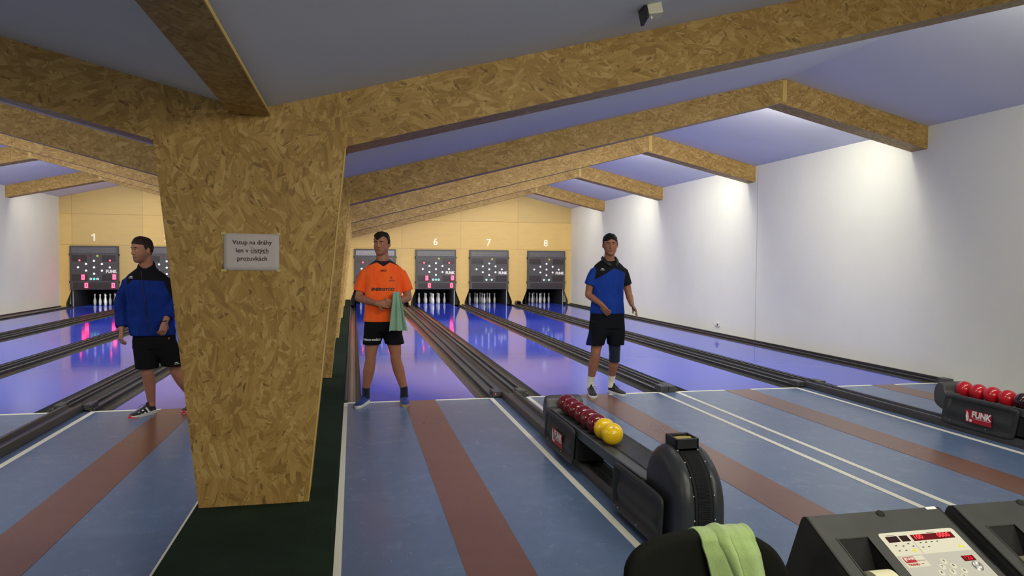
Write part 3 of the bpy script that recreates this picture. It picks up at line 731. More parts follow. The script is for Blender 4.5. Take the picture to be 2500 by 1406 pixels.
def skull(k=1.0, mask=None, nx=96, nz=88, face=True, jaw=1.0):
    vs = []; fs = []
    for i in range(nz+1):
        z = -.122+.240*(0.5-0.5*cos(pi*i/nz)); w, fr, bk = hrow(z); w = max(w, .004); w *= 1+(jaw-1)*(1 if z < -.03 else 0)
        for j in range(nx):
            a = 2*pi*j/nx; c, s_ = cos(a), sin(a)
            if s_ <= 0: X, Y = w*math.copysign(abs(c)**0.84, c), -fr*abs(s_)**0.80
            else: X, Y = w*math.copysign(abs(c)**0.92, c), bk*s_
            if face and Y < -0.03:
                d = sum(A*math.exp(-((X-x0)/sx)**2-((z-z0)/sz)**2) for x0, z0, sx, sz, A in FEAT)
                if -.046 < z < .030:
                    t = (.030-z)/.062; A = .005+.024*min(1, t)**1.3
                    if z < -.033: A *= max(0, 1-((-.033-z)/.011)**1.5)
                    d += A*math.exp(-(X/(.0078+.0035*max(0, t-.4)))**2)
                Y -= d*min(1, (-Y-0.03)/0.03)
            kk = k
            if mask is not None: q = mask(X, Y, z); q = q*q*(3-2*q); kk = 0.95+(k-0.95)*q
            vs.append(Vector((X*kk, Y*kk, z*kk)))
    for i in range(nz):
        for j in range(nx): a, b = i*nx+j, i*nx+(j+1) % nx; fs.append((a, b, b+nx, a+nx))
    fs.append(tuple(range(nx))); fs.append(tuple(range(nz*nx, (nz+1)*nx)))
    return vs, fs
def head(mb, M, jaw=1.0, nose=1.0):
    st = len(mb.v); vs, fs = skull(1.0, jaw=jaw); mb.add(vs, fs)
    for sx in (-1, 1):
        mb.ball((sx*0.0785, 0.012, -0.006), (.0085, .0185, .031), 14, 10, Matrix.Rotation(-sx*0.45, 3, 'Z'))
        mb.tube([(sx*0.018, -0.0805, 0.0105), (sx*0.031, -0.0845, 0.0155), (sx*0.045, -0.077, 0.0095)], [.0030, .0036, .0030], 8)
        mb.tube([(sx*0.019, -0.080, 0.001), (sx*0.031, -0.082, -0.0035), (sx*0.044, -0.076, 0.002)], [.0026, .0026, .0026], 8)
    mb.xf(M, st)
def skin_mat(name, M, col, lip, beard=0.0, bcol=(0.05, 0.03, 0.02)):
    m = Mat(name, col, 0.5, spec=0.35, sss=0.12)
    c, x, y, z = m.coord(); n = m.noise(c, 22, 4)
    L = M.inverted(); row = lambda r_: x*L[r_][0]+y*L[r_][1]+z*L[r_][2]+L[r_][3]
    hx, hy, hz = row(0), row(1), row(2)
    front = hy.lt(-0.055)
    lipm = front*((hx/0.026).sq()+((hz+0.065)/0.0105).sq()).lt(1.0)
    base = m.ramp(n, [(0.3, tuple(k*0.88 for k in col)), (0.7, tuple(min(1, k*1.08) for k in col))])
    out = m.mix(lipm*0.55, base, lip)
    if beard:
        cl = lambda q: q.mx(0.0).mn(1.0)
        bm_ = cl((-0.034-hz-hx.ab()*0.0)*45)*cl((hz+0.138)*45)*cl((0.030-hy)*30)
        out = m.mix(bm_*beard*(m.noise(c, 300, 2)*0.7+0.45)*(1-lipm), out, bcol)
    m.base(out); return m.m
EYEM = {}
def eyes(parent, M, brow, squint=0.0):
    m = Mat('eye_%s' % parent.name, (0.75, 0.72, 0.68), 0.15); c, x, y, z = m.coord()
    iris = (x.sq()+z.sq()).lt(0.0053**2); m.base(m.mix(iris, (0.62, 0.58, 0.54), (0.03, 0.02, 0.015)))
    for sx in (-1, 1):
        o = MB().ball((0, 0, 0), (.0115, .0115, .0115*(1-squint)), 16, 12).build('eye', m.m, parent, smooth='all')
        o.matrix_local = M @ Matrix.Translation((sx*0.031, -0.0728, 0.006))
        b = MB().tube([(sx*0.013, -0.0935, 0.0225), (sx*0.024, -0.0945, 0.0265), (sx*0.038, -0.0895, 0.0275), (sx*0.052, -0.0765, 0.023)], [(.002, .0028), (.0035, .004), (.003, .0038), (.0015, .002)], 8)
        b.xf(M).build('eyebrow', brow, parent, smooth='all')
def hair(parent, M, mat, line, k=1.075, rough=0.004, back=-0.05, seed=0, tip=0.0):
    def mask(X, Y, Z):
        if Y < -0.030: h = line(X)
        elif Y < 0.006: h = -0.004+(line(X)+0.004)*min(1, max(0, (-Y-0.006)/0.024))**2 if Y < -0.006 else -0.012
        elif Y < 0.030: h = 0.012
        else: h = back+(0.02 if Y < 0.06 else -0.01)
        return min(1, max(0, (Z-h)/0.007))
    vs, fs = skull(k, mask, 110, 110, face=False); out = []
    for v in vs:
        L = max(v.length, 1e-4); q = mask(v.x/k, v.y/k, v.z/k)
        nn = noise.noise(v*30+Vector((seed, 0, 0)))*rough+noise.noise(Vector((v.x*230, v.y*70, v.z*60)))*rough*0.45
        out.append(v*(1+nn*q/L)+Vector((0, 0, tip*0.012*max(0, (v.z-0.06)/0.05)*(1 if v.y < 0 else 0.4))))
    return MB().add(out, fs).xf(M).build('hair', mat, parent, smooth='all')
def shoe(parent, heel, toe, up_m, sole_m, lace_m, L=None, toe_cap=None, stripes=None, label=None):
    heel, toe = Vector((*heel, 0)), Vector((*toe, 0)); d = (toe-heel); L = d.length; d.normalize(); a = math.atan2(d.y, d.x)
    M = Matrix.Translation(heel) @ Matrix.Rotation(a, 4, 'Z')
    S = [(0.0, .022, .060), (0.02, .034, .098), (0.06, .038, .102), (0.11, .040, .094), (0.15, .043, .080), (0.19, .047, .066), (0.235, .048, .055), (0.27, .040, .046), (0.292, .024, .034), (0.30, .008, .024)]
    q = L/0.30; m = MB(); rings = []
    for t, w, h in S:
        rings.append([V(t*q, w*cos(2*pi*k/20)*(1.0 if sin(2*pi*k/20) < 0.2 else 0.96), 0.022+(h-0.022)*0.5*(1+sin(2*pi*k/20)*(1.0))) for k in range(20)])
    m.loft(rings); m.xf(M)
    root = m.build('shoe', up_m, parent, smooth='all', label=label)
    so = MB(); rg = []
    for t, w, h in S:
        ww = w+0.003; zt = 0.030 if t > 0.08 else 0.036
        rg.append([V(t*q*1.01-0.003, ww*x_, z_) for x_, z_ in ((-1, 0.008), (-0.9, 0.0), (0.9, 0.0), (1, 0.008), (1.0, zt-0.004), (0.9, zt), (-0.9, zt), (-1.0, zt-0.004))])
    so.loft(rg); so.xf(M); so.build('sole', sole_m, root, smooth=True)
    la = MB()
    for k in range(5):
        t = 0.105+0.022*k; h = 0.094-0.0062*k*1.6
        la.tube([M @ V(t*q, -0.026, h-0.006), M @ V((t+0.006)*q, 0, h+0.008), M @ V((t+0.012)*q, 0.026, h-0.006)], 0.003, 6)
    la.tube([M @ V(0.10*q, 0, 0.100), M @ V(0.11*q, 0.04, 0.106), M @ V(0.13*q, 0.062, 0.082)], 0.0022, 6)
    la.tube([M @ V(0.10*q, 0, 0.100), M @ V(0.12*q, -0.035, 0.106), M @ V(0.15*q, -0.055, 0.078)], 0.0022, 6)
    tag(la.build('laces', lace_m, root), kind=None)
    if toe_cap:
        tc = MB(); rg = []
        for t, w, h in S[-4:]: rg.append([V(t*q+0.002, (w+0.004)*cos(pi*k/10-0.0), 0.006+0.032*sin(pi*k/10)) for k in range(11)])
        tc.loft(rg, cap=True); tc.xf(M); tc.build('toe_cap', toe_cap, root, smooth=True)
    if stripes:
        stm = MB()
        for k in range(3):
            t = 0.10+0.045*k
            for s_ in (-1, 1):
                stm.add([M @ V((t+dt)*q, s_*(w_), z_) for dt, w_, z_ in ((0, .047, .034), (0.02, .0485, .034), (0.045, .033, .082-0.014*k), (0.025, .033, .086-0.014*k))], [(0, 1, 2, 3)])
        o = stm.build('side_stripes', stripes, root); sm = o.modifiers.new('t', 'SOLIDIFY'); sm.thickness = 0.004
    # collar of the shoe
    co = MB(); co.tube([M @ V(0.012*q, 0, 0.095), M @ V(0.05*q, 0.0, 0.105), M @ V(0.10*q, 0, 0.098)], [(.026, .012), (.035, .014), (.028, .012)], 14); co.build('shoe_collar', up_m, root, smooth='all')
    return root
def print_on(parent, target, s, size, pos, mat, name, yaw=0.0, lift=0.0025, label=None, extra=None, **k):
    """writing laid on the front of a garment: each vertex is dropped onto the cloth"""
    vs, fs = text_mesh(s, size, **k) if s else ([], [])
    mb = MB()
    if s: mb.add(vs, fs)
    if extra: extra(mb)
    bm = bmesh.new(); me = mb.mesh('t'); bm.from_mesh(me)
    bmesh.ops.triangulate(bm, faces=bm.faces); bmesh.ops.subdivide_edges(bm, edges=[e for e in bm.edges if e.calc_length() > size*0.35], cuts=1)
    bvh = BVHTree.FromPolygons([v.co.copy() for v in target.data.vertices], [tuple(p.vertices) for p in target.data.polygons])
    M = Matrix.Translation(Vector(pos)) @ Matrix.Rotation(yaw, 4, 'Z') @ FACE_CAM
    d = Matrix.Rotation(yaw, 3, 'Z') @ V(0, 1, 0)
    for v in bm.verts:
        p = M @ v.co; h = bvh.ray_cast(p-d*0.6, d)
        v.co = (h[0]-d*lift) if h[0] else p
    bm.to_mesh(me); bm.free(); me.materials.append(mat)
    o = bpy.data.objects.new(name, me); COL.objects.link(o); o.parent = parent
    if label: o['label'] = label
    return o
HAIR1 = fabric('hair_dark_brown', (0.020, 0.009, 0.006), 0.55, sheen=0.0, wr=0.6).m
HAIR2 = fabric('hair_black_brown', (0.010, 0.007, 0.006), 0.5, sheen=0.0, wr=0.6).m
HAIR3 = fabric('hair_brown', (0.028, 0.014, 0.009), 0.6, sheen=0.0, wr=0.6).m
SHORTK = fabric('shorts_black', (0.004, 0.004, 0.006), 0.9, sheen=0.0, wr=0.6).m
SOLEW = Mat('shoe_sole_white', sr(215, 215, 210), 0.5).m
SOLEG = Mat('shoe_sole_gum', sr(150, 130, 105), 0.5).m
def foot(mb, heel, toe):
    h, t = Vector((*heel, 0)), Vector((*toe, 0)); d = t-h
    mb.tube([h+d*0.12+V(0, 0, .05), h+d*0.30+V(0, 0, .055), h+d*0.55+V(0, 0, .042), h+d*0.78+V(0, 0, .034)], [.022, .026, .020, .013], 12)
def sock(parent, mat, ax, ay, mx_, my, mz, ztop, r_):
    q = (ztop-0.165)/(mz-0.165); tx, ty_ = ax+(mx_-ax)*q, ay+(my-ay)*q
    MB().tube([(tx, ty_, ztop), (ax, ay, 0.16), (ax, ay, 0.12), (ax, ay-0.004, 0.07)], [r_+0.002, r_, r_, r_+0.003], 20).build('sock', mat, parent, smooth=True)
def torso_body(mb, cx, zc, z, s=1.0, yaw=0.0, belly=0.0):
    """zc crotch height, z = dict of heights; rings of the bare trunk"""
    R = [(zc+0.05, .09, .070, 0.0), (zc+0.10, .150, .095, 0.0), (zc+0.16, .162, .104, 0.01), (z['waist'], .146, .096+belly*0.1, -belly*0.05), ((z['waist']+z['chest'])/2, .148, .100+belly*0.1, -belly*0.05), (z['chest'], .168, .112, 0.0), (z['arm'], .172, .105, 0.005), (z['sh'], .150, .085, 0.012), (z['neck']-0.015, .085, .068, 0.02), (z['neck']+0.01, .062, .060, 0.02)]
    mb.loft([ell(cx(q) if callable(cx) else cx, y, q, rx*s, ry*s, yaw) for q, rx, ry, y in R])

def man_orange():
    root = empty('person', (0.33, 7.9, 0), 'man in an orange shirt and black shorts, hands clasped, green towel over his wrist', 'person')
    M = head_xf((-0.030, 0.0, 1.748), radians(24), 0.02, 0.02, 1.04)
    sk = skin_mat('skin_tanned', M, sr(160, 108, 84), sr(104, 54, 48), 0.15)
    b = MB(); cx = -0.014
    torso_body(b, cx, 0.79, dict(waist=1.06, chest=1.33, arm=1.42, sh=1.49, neck=1.565), 1.06, belly=0.1)
    b.tube([(cx, 0.03, 1.50), (cx-0.006, 0.025, 1.57), (-0.025, 0.018, 1.68)], [.078, .069, .062], 20)
    head(b, M, 1.06)
    wl, wr = V(-0.085, -0.235, 1.118), V(0.090, -0.225, 1.120)
    el, er = V(-0.272, -0.015, 1.165), V(0.252, -0.015, 1.168)
    b.tube([(-0.155, 0.01, 1.435), (-0.200, 0.01, 1.405), (-0.245, 0.01, 1.30), el], [.060, .058, .047, .043], 16); b.ball(el, .042)
    b.tube([el, el.lerp(wl, 0.3), wl], [.043, .044, .028], 16)
    b.tube([(0.130, 0.01, 1.435), (0.175, 0.01, 1.405), (0.226, 0.01, 1.30), er], [.060, .058, .047, .043], 16); b.ball(er, .042)
    b.tube([er, er.lerp(wr, 0.3), wr], [.043, .044, .028], 16)
    hand(b, wl, (0.95, -0.12, -0.05), (0.15, 0.95, -0.2), -1, 32, 1.0, 0.06)
    hand(b, wr, (-0.90, -0.28, 0.12), (-0.2, 0.95, 0.1), 1, 40, 1.0, 0.06)
    for kx, ax, ay, hx in ((-0.146, -0.195, 0.07, -0.105), (0.121, 0.214, 0.03, 0.078)):
        b.tube([(hx, 0.0, 0.88), (hx*1.12, 0.0, 0.76), (kx, -0.005, 0.56), (kx, -0.005, 0.50), (kx+(ax-kx)*0.35, 0.020, 0.38), (ax, ay, 0.165), (ax, ay+0.0, 0.09)], [.090, .088, .060, .056, .062, .038, .040], 20)
        b.ball((kx, -0.028, 0.535), (.042, .035, .045))
    foot(b, (-0.180, 0.135), (-0.300, -0.150)); foot(b, (0.213, 0.12), (0.218, -0.175))
    fuse('body', b, sk, root, 0.0042, 1)
    eyes(root, M, HAIR1, 0.15)
    hair(root, M, HAIR1, lambda X: 0.058-0.020*sin((X+0.04)*55)-abs(X)*0.12, 1.085, 0.006, -0.055, 3)
    # moustache shadow
    # shirt
    m = Mat('orange_shirt_cloth', sr(255, 96, 30), 0.75, spec=0.2); m.b.inputs['Sheen Weight'].default_value = 0.1
    c, x, y, z = m.coord(); n = m.noise(m.xyz(x, y, z*0.35), 9, 4, 0.5, 0.8)
    xa = (x-cx).ab()
    yoke = z.gt(1.572-xa*0.36-0.0)*xa.lt(0.225)*xa.gt(0.045)
    neckb = (z.gt(1.505+xa*0.62)*xa.lt(0.085)*y.lt(0.02)).mx(z.gt(1.56)*xa.lt(0.1))
    side = (x-cx).gt(0.165)*(x-cx).lt(0.205)*y.ab().lt(0.05)*0
    col = m.ramp(n, [(0.3, sr(252, 88, 26)), (0.7, sr(255, 112, 40))])
    m.base(m.mix(yoke.mx(neckb), col, (0.02, 0.008, 0.012))); m.bump(n, 0.5, 0.03)
    st = MB()
    R = [(0.912, .212, .128, 0.0), (0.95, .208, .132, 0.0), (1.03, .198, .138, -.005), (1.12, .194, .142, -.012), (1.22, .196, .142, -.012), (1.33, .204, .140, -.006), (1.41, .206, .130, 0.0), (1.46, .200, .115, .006), (1.49, .196, .104, .01), (1.515, .168, .094, .012), (1.545, .120, .084, .015), (1.570, .086, .076, .018)]
    st.loft([ell(cx, yy, q, rx, ry) for q, rx, ry, yy in R]+[ell(cx, .018, 1.582, .070, .070, dip=0.055, tilt=-0.012), ell(cx, .018, 1.570, .058, .058, dip=0.06, tilt=-0.02)])
    for sx, e in ((-1, V(-0.264, 0.0, 1.236)), (1, V(0.246, 0.0, 1.238))):
        s0 = V(cx+sx*0.150, 0.008, 1.448)
        st.tube([s0, V(cx+sx*0.190, 0.008, 1.420), s0.lerp(e, 0.55)+V(sx*0.018, 0, 0), e], [(.055, .058), (.064, .064), (.066, .064), (.066, .060)], 20)
    rng = random.Random(1)
    shirt = fuse('shirt', st, m.m, root, 0.0075, 3)
    for v in shirt.data.vertices:
        p = v.co; w = 0.004*sin(p.x*38+p.z*22)*max(0, 1.25-p.z)*2.2+0.005*noise.noise(V(p.x*9, p.y*9, p.z*5))
        v.co += V(0, w, 0) if abs(p.x) < 0.19 else V(w*0.6, 0, 0)
    print_on(shirt, shirt, 'ENERGYCO', 0.041, (cx-0.010, -0.2, 1.262), BINK, 'chest_lettering', bold=0.0020, shear=0.12, sx=1.12)
    print_on(shirt, shirt, 'JAKO', 0.026, (cx-0.0, -0.2, 1.460), BINK, 'brand_lettering', bold=0.0012)
    def fig(mb):
        for a, b2 in (((-0.012, 0.0), (0.004, 0.032)), ((0.004, 0.032), (0.012, 0.0)), ((-0.006, 0.012), (0.002, 0.018)), ((-0.014, 0.030), (0.006, 0.036))):
            dx, dy = b2[0]-a[0], b2[1]-a[1]; L = math.hypot(dx, dy); nx, ny = -dy/L*0.0016, dx/L*0.0016
            mb.add([V(a[0]+nx, a[1]+ny, 0), V(a[0]-nx, a[1]-ny, 0), V(b2[0]-nx, b2[1]-ny, 0), V(b2[0]+nx, b2[1]+ny, 0)], [(0, 1, 2, 3)])
        mb.add([V(-0.030, -0.012, 0), V(0.040, -0.012, 0), V(0.040, -0.006, 0), V(-0.030, -0.006, 0)], [(0, 1, 2, 3)])
    print_on(shirt, shirt, '', 0.03, (cx+0.078, -0.2, 1.362), BINK, 'chest_emblem', extra=fig)
    # shorts
    sh = MB(); w0 = [ell(cx, 0.0, q, rx, ry) for q, rx, ry in ((0.93, .196, .118), (0.86, .203, .124), (0.80, .208, .124))]
    sh.loft(w0)
    for sx, x0, x1 in ((-1, -0.232, -0.042), (1, 0.008, 0.213)):
        c0 = (x0+x1)/2; hw = (x1-x0)/2
        sh.loft([ell(cx+sx*0.098, 0, 0.86, .105, .118), ell(cx+sx*0.100, 0, 0.77, .106, .116), ell(c0, 0, 0.665, hw+0.002, .104)])
    sh.loft([ell(cx, 0, 0.84, .12, .115), ell(cx, 0, 0.795, .075, .10), ell(cx, 0, 0.770, .030, .07)])
    s1 = fuse('shorts', sh, SHORTK, root, 0.008, 3)
    print_on(s1, s1, 'STKOV KOŠICE', 0.026, (-0.135, -0.2, 0.722), WINK, 'shorts_lettering', bold=0.0010, shear=0.1)
    SOCK = fabric('sock_navy', (0.010, 0.012, 0.03), 0.9).m
    for ax, ay in ((-0.194, 0.07), (0.214, 0.03)):
        sock(root, SOCK, ax, ay, {-0.194: -0.163, 0.214: 0.154}[ax], 0.02, 0.38, 0.19, 0.042)
    BL = fabric('shoe_blue', sr(26, 52, 128), 0.6).m; BLK = Mat('lace_blue', sr(25, 40, 110), 0.7).m
    shoe(root, (-0.180, 0.135), (-0.300, -0.150), BL, SOLEW, BLK); shoe(root, (0.213, 0.12), (0.218, -0.175), BL, SOLEG, BLK)
    return root
def towel_mesh(top, wid0, wid1, front, back, gap, folds, nx=60, nz=60, amp=0.012, skew=0.0, ex=(1, 0, 0), thick=0.006, seed=0, ph=0.0):
    """cloth hung over something: across u, down v; ex = direction across, y axis = out towards the front"""
    ex = Vector(ex).normalized(); n_ = Vector((ex.y, -ex.x, 0)); rows = []
    tot = front+back; r_ = gap/2
    for j in range(nz+1):
        s_ = -back+tot*j/nz; row = []
        for i in range(nx+1):
            a = i/nx-0.5
            if s_ > r_*1.57: dn, out = s_-r_*1.57, r_
            elif s_ < -r_*1.57: dn, out = -s_-r_*1.57, -r_
            else: t = s_/r_/1.57*pi/2; dn, out = -r_*cos(t), r_*sin(t)
            f_ = max(0, dn)/front; w = wid0+(wid1-wid0)*min(1, f_)
            wave = amp*(0.35+0.65*min(1, f_*2.2))*(sin(a*folds*2*pi+ph+f_*1.3)+0.45*sin(a*folds*4.6*pi+1+f_*2)+0.5*noise.noise(Vector((a*5+seed, f_*2.5, seed))))
            p = Vector(top)+ex*(a*w+skew*f_)+n_*(out*(1 if out > 0 else 1)+(wave if out > 0 else -wave*0.5))-Vector((0, 0, dn+0.006*noise.noise(Vector((a*7, seed, 0)))*(1 if j in (0, nz) else 0)))
            row.append(p)
        rows.append(row)
    return MB().loft(rows, cap=False, close=False)
def cloth_obj(name, mb, mat, thick, parent=None):
    o = mb.build(name, mat, parent, smooth='all'); s_ = o.modifiers.new('thick', 'SOLIDIFY'); s_.thickness = thick; s_.offset = 0
    q = o.modifiers.new('sub', 'SUBSURF'); q.levels = q.render_levels = 1; return o
def terry(name, col):
    m = Mat(name, col, 0.95, spec=0.1); m.b.inputs['Sheen Weight'].default_value = 0.4; c, x, y, z = m.coord()
    n = m.noise(c, 420, 3); n2 = m.noise(c, 7, 3); m.base(m.ramp(n2*0.7+n*0.3, [(0.3, tuple(k*0.82 for k in col)), (0.7, tuple(min(1, k*1.08) for k in col))])); m.bump(n, 0.6, 0.004); return m.m

def man_right():
    root = empty('person', (2.86, 8.0, 0), 'man in a blue and black polo shirt, black shorts and white socks', 'person')
    ty = radians(-14)
    M = head_xf((0.062, -0.03, 1.770), radians(16), 0.02, -0.05, 1.03)
    sk = skin_mat('skin_light_tan', M, sr(160, 108, 82), sr(108, 56, 50))
    b = MB(); cx = lambda q: 0.050 if q < 1.2 else 0.050+(q-1.2)*0.04
    torso_body(b, cx, 0.75, dict(waist=1.08, chest=1.34, arm=1.44, sh=1.53, neck=1.60), 1.0, ty)
    b.tube([(0.062, 0.02, 1.50), (0.068, 0.015, 1.59), (0.064, -0.012, 1.70)], [.074, .062, .058], 20)
    head(b, M, 1.05)
    el, er = V(-0.180, 0.02, 1.185), V(0.310, 0.0, 1.195)
    wl, wr = V(-0.085, -0.17, 1.085), V(0.290, -0.16, 1.075)
    b.tube([(-0.080, 0.0, 1.465), (-0.122, 0.0, 1.430), (-0.165, 0.01, 1.32), el], [.058, .056, .045, .041], 16); b.ball(el, .040)
    b.tube([el, el.lerp(wl, 0.3), wl], [.041, .041, .027], 16)
    b.tube([(0.190, 0.0, 1.465), (0.235, 0.0, 1.430), (0.285, 0.01, 1.32), er], [.058, .056, .045, .041], 16); b.ball(er, .040)
    b.tube([er, er.lerp(wr, 0.3), wr], [.041, .041, .027], 16)
    hand(b, wl, (0.45, -0.25, -0.75), (0.55, 0.55, 0.35), -1, 16, 1.0, 0.14)
    hand(b, wr, (0.30, -0.45, -0.65), (-0.75, 0.2, -0.3), 1, 14, 1.0, 0.14)
    for kx, ax, ay, hx in ((-0.086, -0.114, 0.10, -0.040), (0.148, 0.158, 0.13, 0.130)):
        b.tube([(hx, 0.02, 0.88), (hx*1.05, 0.02, 0.74), (kx, 0.01, 0.53), (kx, 0.01, 0.47), (kx+(ax-kx)*0.4, 0.05, 0.36), (ax, ay, 0.165), (ax, ay, 0.09)], [.086, .082, .058, .054, .059, .036, .038], 20)
        b.ball((kx, -0.012, 0.50), (.040, .035, .045))
    foot(b, (-0.102, 0.155), (-0.158, -0.150)); foot(b, (0.150, 0.175), (0.245, -0.095))
    fuse('body', b, sk, root, 0.0042, 1)
    eyes(root, M, HAIR2, 0.35)
    hair(root, M, HAIR2, lambda X: 0.060+0.006*sin(X*60)-abs(X)*0.35, 1.10, 0.006, -0.055, 7)
    m = Mat('polo_blue_black_cloth', rough=0.8, spec=0.15); c, x, y, z = m.coord(); n = m.noise(m.xyz(x, y, z*0.35), 9, 4, 0.5, 0.8)
    lft = x.lt(0.09)
    yl = z.gt(1.500+(x-0.09)*0.62)*x.gt(-0.118-(1.50-z)*0.12)*lft
    yr = ((z.gt(1.500-(x-0.09)*0.42)).mx(x.gt(0.226)*z.gt(1.31-0.1)))*(1-lft)
    col = m.ramp(n, [(0.3, sr(18, 50, 132)), (0.7, sr(26, 64, 158))])
    m.base(m.mix(yl.mx(yr), col, (0.008, 0.010, 0.012))); m.bump(n, 0.5, 0.03)
    st = MB()
    R = [(0.968, .206, .122, 0.0), (1.02, .200, .122, 0.0), (1.12, .188, .124, -.003), (1.24, .184, .126, -.004), (1.34, .190, .128, -.002), (1.43, .196, .122, 0.0), (1.49, .186, .108, .004), (1.53, .165, .096, .008), (1.565, .125, .084, .010), (1.592, .088, .074, .012)]
    st.loft([ell(cx(q)-0.004, yy, q, rx, ry, ty*0.8) for q, rx, ry, yy in R]+[ell(0.068, .014, 1.618, .072, .072, dip=0.09, tilt=-0.02), ell(0.068, .012, 1.606, .058, .060, dip=0.10, tilt=-0.03)])
    for sx, e, s0 in ((-1, V(-0.180, 0.0, 1.302), V(-0.072, 0.0, 1.482)), (1, V(0.288, 0.0, 1.302), V(0.196, 0.0, 1.482))):
        mid = s0.lerp(e, 0.5)+V(sx*0.014, 0, 0.01)
        st.tube([s0, V(s0.x+sx*0.045, 0, 1.448), mid, e], [(.052, .055), (.060, .060), (.062, .062), (.060, .058)], 20)
    shirt = fuse('shirt', st, m.m, root, 0.0075, 3)
    for v in shirt.data.vertices:
        p = v.co; v.co += V(0, 0.006*noise.noise(V(p.x*10+5, p.y*9, p.z*4)), 0)
    cl = MB()
    for sx in (-1, 1):
        P = [V(0.066+sx*0.050, 0.062, 1.642), V(0.066+sx*0.074, 0.02, 1.636), V(0.067+sx*0.072, -0.03, 1.612), V(0.072+sx*0.045, -0.075, 1.572), V(0.080+sx*0.012, -0.102, 1.528)]
        Q = [p_+V(sx*0.024, (0.01, 0.0, -0.014, -0.022, -0.016)[i], (-0.030, -0.032, -0.034, -0.032, -0.012)[i]) for i, p_ in enumerate(P)]
        cl.loft([P, [(a_+b_)/2+V(sx*0.004, -0.003, 0.006) for a_, b_ in zip(P, Q)], Q], cap=False, close=False)
        o = cl.build('collar', BINK, shirt, smooth='all'); s2 = o.modifiers.new('t', 'SOLIDIFY'); s2.thickness = 0.006; s2.offset = 0; cl = MB()
    def logo(mb):
        mb.add([V(-0.016, 0.004, 0), V(-0.008, -0.002, 0), V(0, 0.004, 0), V(0.008, -0.002, 0), V(0.016, 0.010, 0), V(0.008, 0.006, 0), V(0, 0.012, 0), V(-0.010, 0.006, 0)], [(0, 1, 7), (1, 2, 6, 7), (2, 3, 5, 6), (3, 4, 5)])
        mb.add([V(-0.022, -0.012, 0), V(0.022, -0.012, 0), V(0.022, -0.006, 0), V(-0.022, -0.006, 0)], [(0, 1, 2, 3)])
    print_on(shirt, shirt, '', 0.03, (-0.045, -0.2, 1.487), WINK, 'chest_emblem', extra=logo)
    ms = Mat('shorts_black_blue', rough=0.85, spec=0.12); c, x, y, z = ms.coord()
    pan = x.lt(-0.158-(z-0.60)*0.20+0.03)*z.lt(0.76-((x+0.19)*0.0))*x.lt(0.0)
    ms.base(ms.mix(pan*x.lt(-0.165+(0.74-z)*0.05), (0.007, 0.008, 0.011), (0.008, 0.014, 0.07)))
    sh = MB(); sh.loft([ell(0.046, 0.0, q, rx, ry, ty*0.6) for q, rx, ry in ((0.99, .196, .112), (0.90, .204, .120), (0.80, .212, .124))])
    for sx, x0, x1 in ((-1, -0.202, 0.008), (1, 0.064, 0.256)):
        c0 = (x0+x1)/2; hw = (x1-x0)/2
        sh.loft([ell(0.046+sx*0.100, 0.0, 0.88, .105, .115), ell(0.046+sx*0.106, 0.0, 0.75, .108, .116), ell(c0, 0.01, 0.600, hw, .108)])
    sh.loft([ell(0.046, 0, 0.82, .12, .115), ell(0.044, 0, 0.745, .085, .10), ell(0.040, 0, 0.705, .040, .07)])
    fuse('shorts', sh, ms.m, root, 0.008, 3)
    NAVY = fabric('knee_sleeve_navy', (0.010, 0.016, 0.040), 0.75).m
    MB().tube([(0.143, 0.012, 0.66), (0.147, 0.006, 0.54), (0.148, 0.006, 0.50), (0.149, 0.018, 0.40)], [.073, .069, .064, .066], 24).build('knee_sleeve', NAVY, root, smooth=True)
    WS = fabric('sock_white', sr(225, 222, 212), 0.9).m
    for ax, ay in ((-0.114, 0.10), (0.158, 0.13)):
        sock(root, WS, ax, ay, {-0.114: -0.097, 0.158: 0.152}[ax], 0.05, 0.36, 0.235, 0.041)
    BK = fabric('shoe_black', (0.010, 0.011, 0.015), 0.6).m; LB = Mat('lace_black', (0.01, 0.01, 0.012), 0.8).m
    shoe(root, (-0.102, 0.155), (-0.158, -0.150), BK, SOLEW, LB); shoe(root, (0.150, 0.175), (0.245, -0.095), BK, SOLEW, LB)
    return root

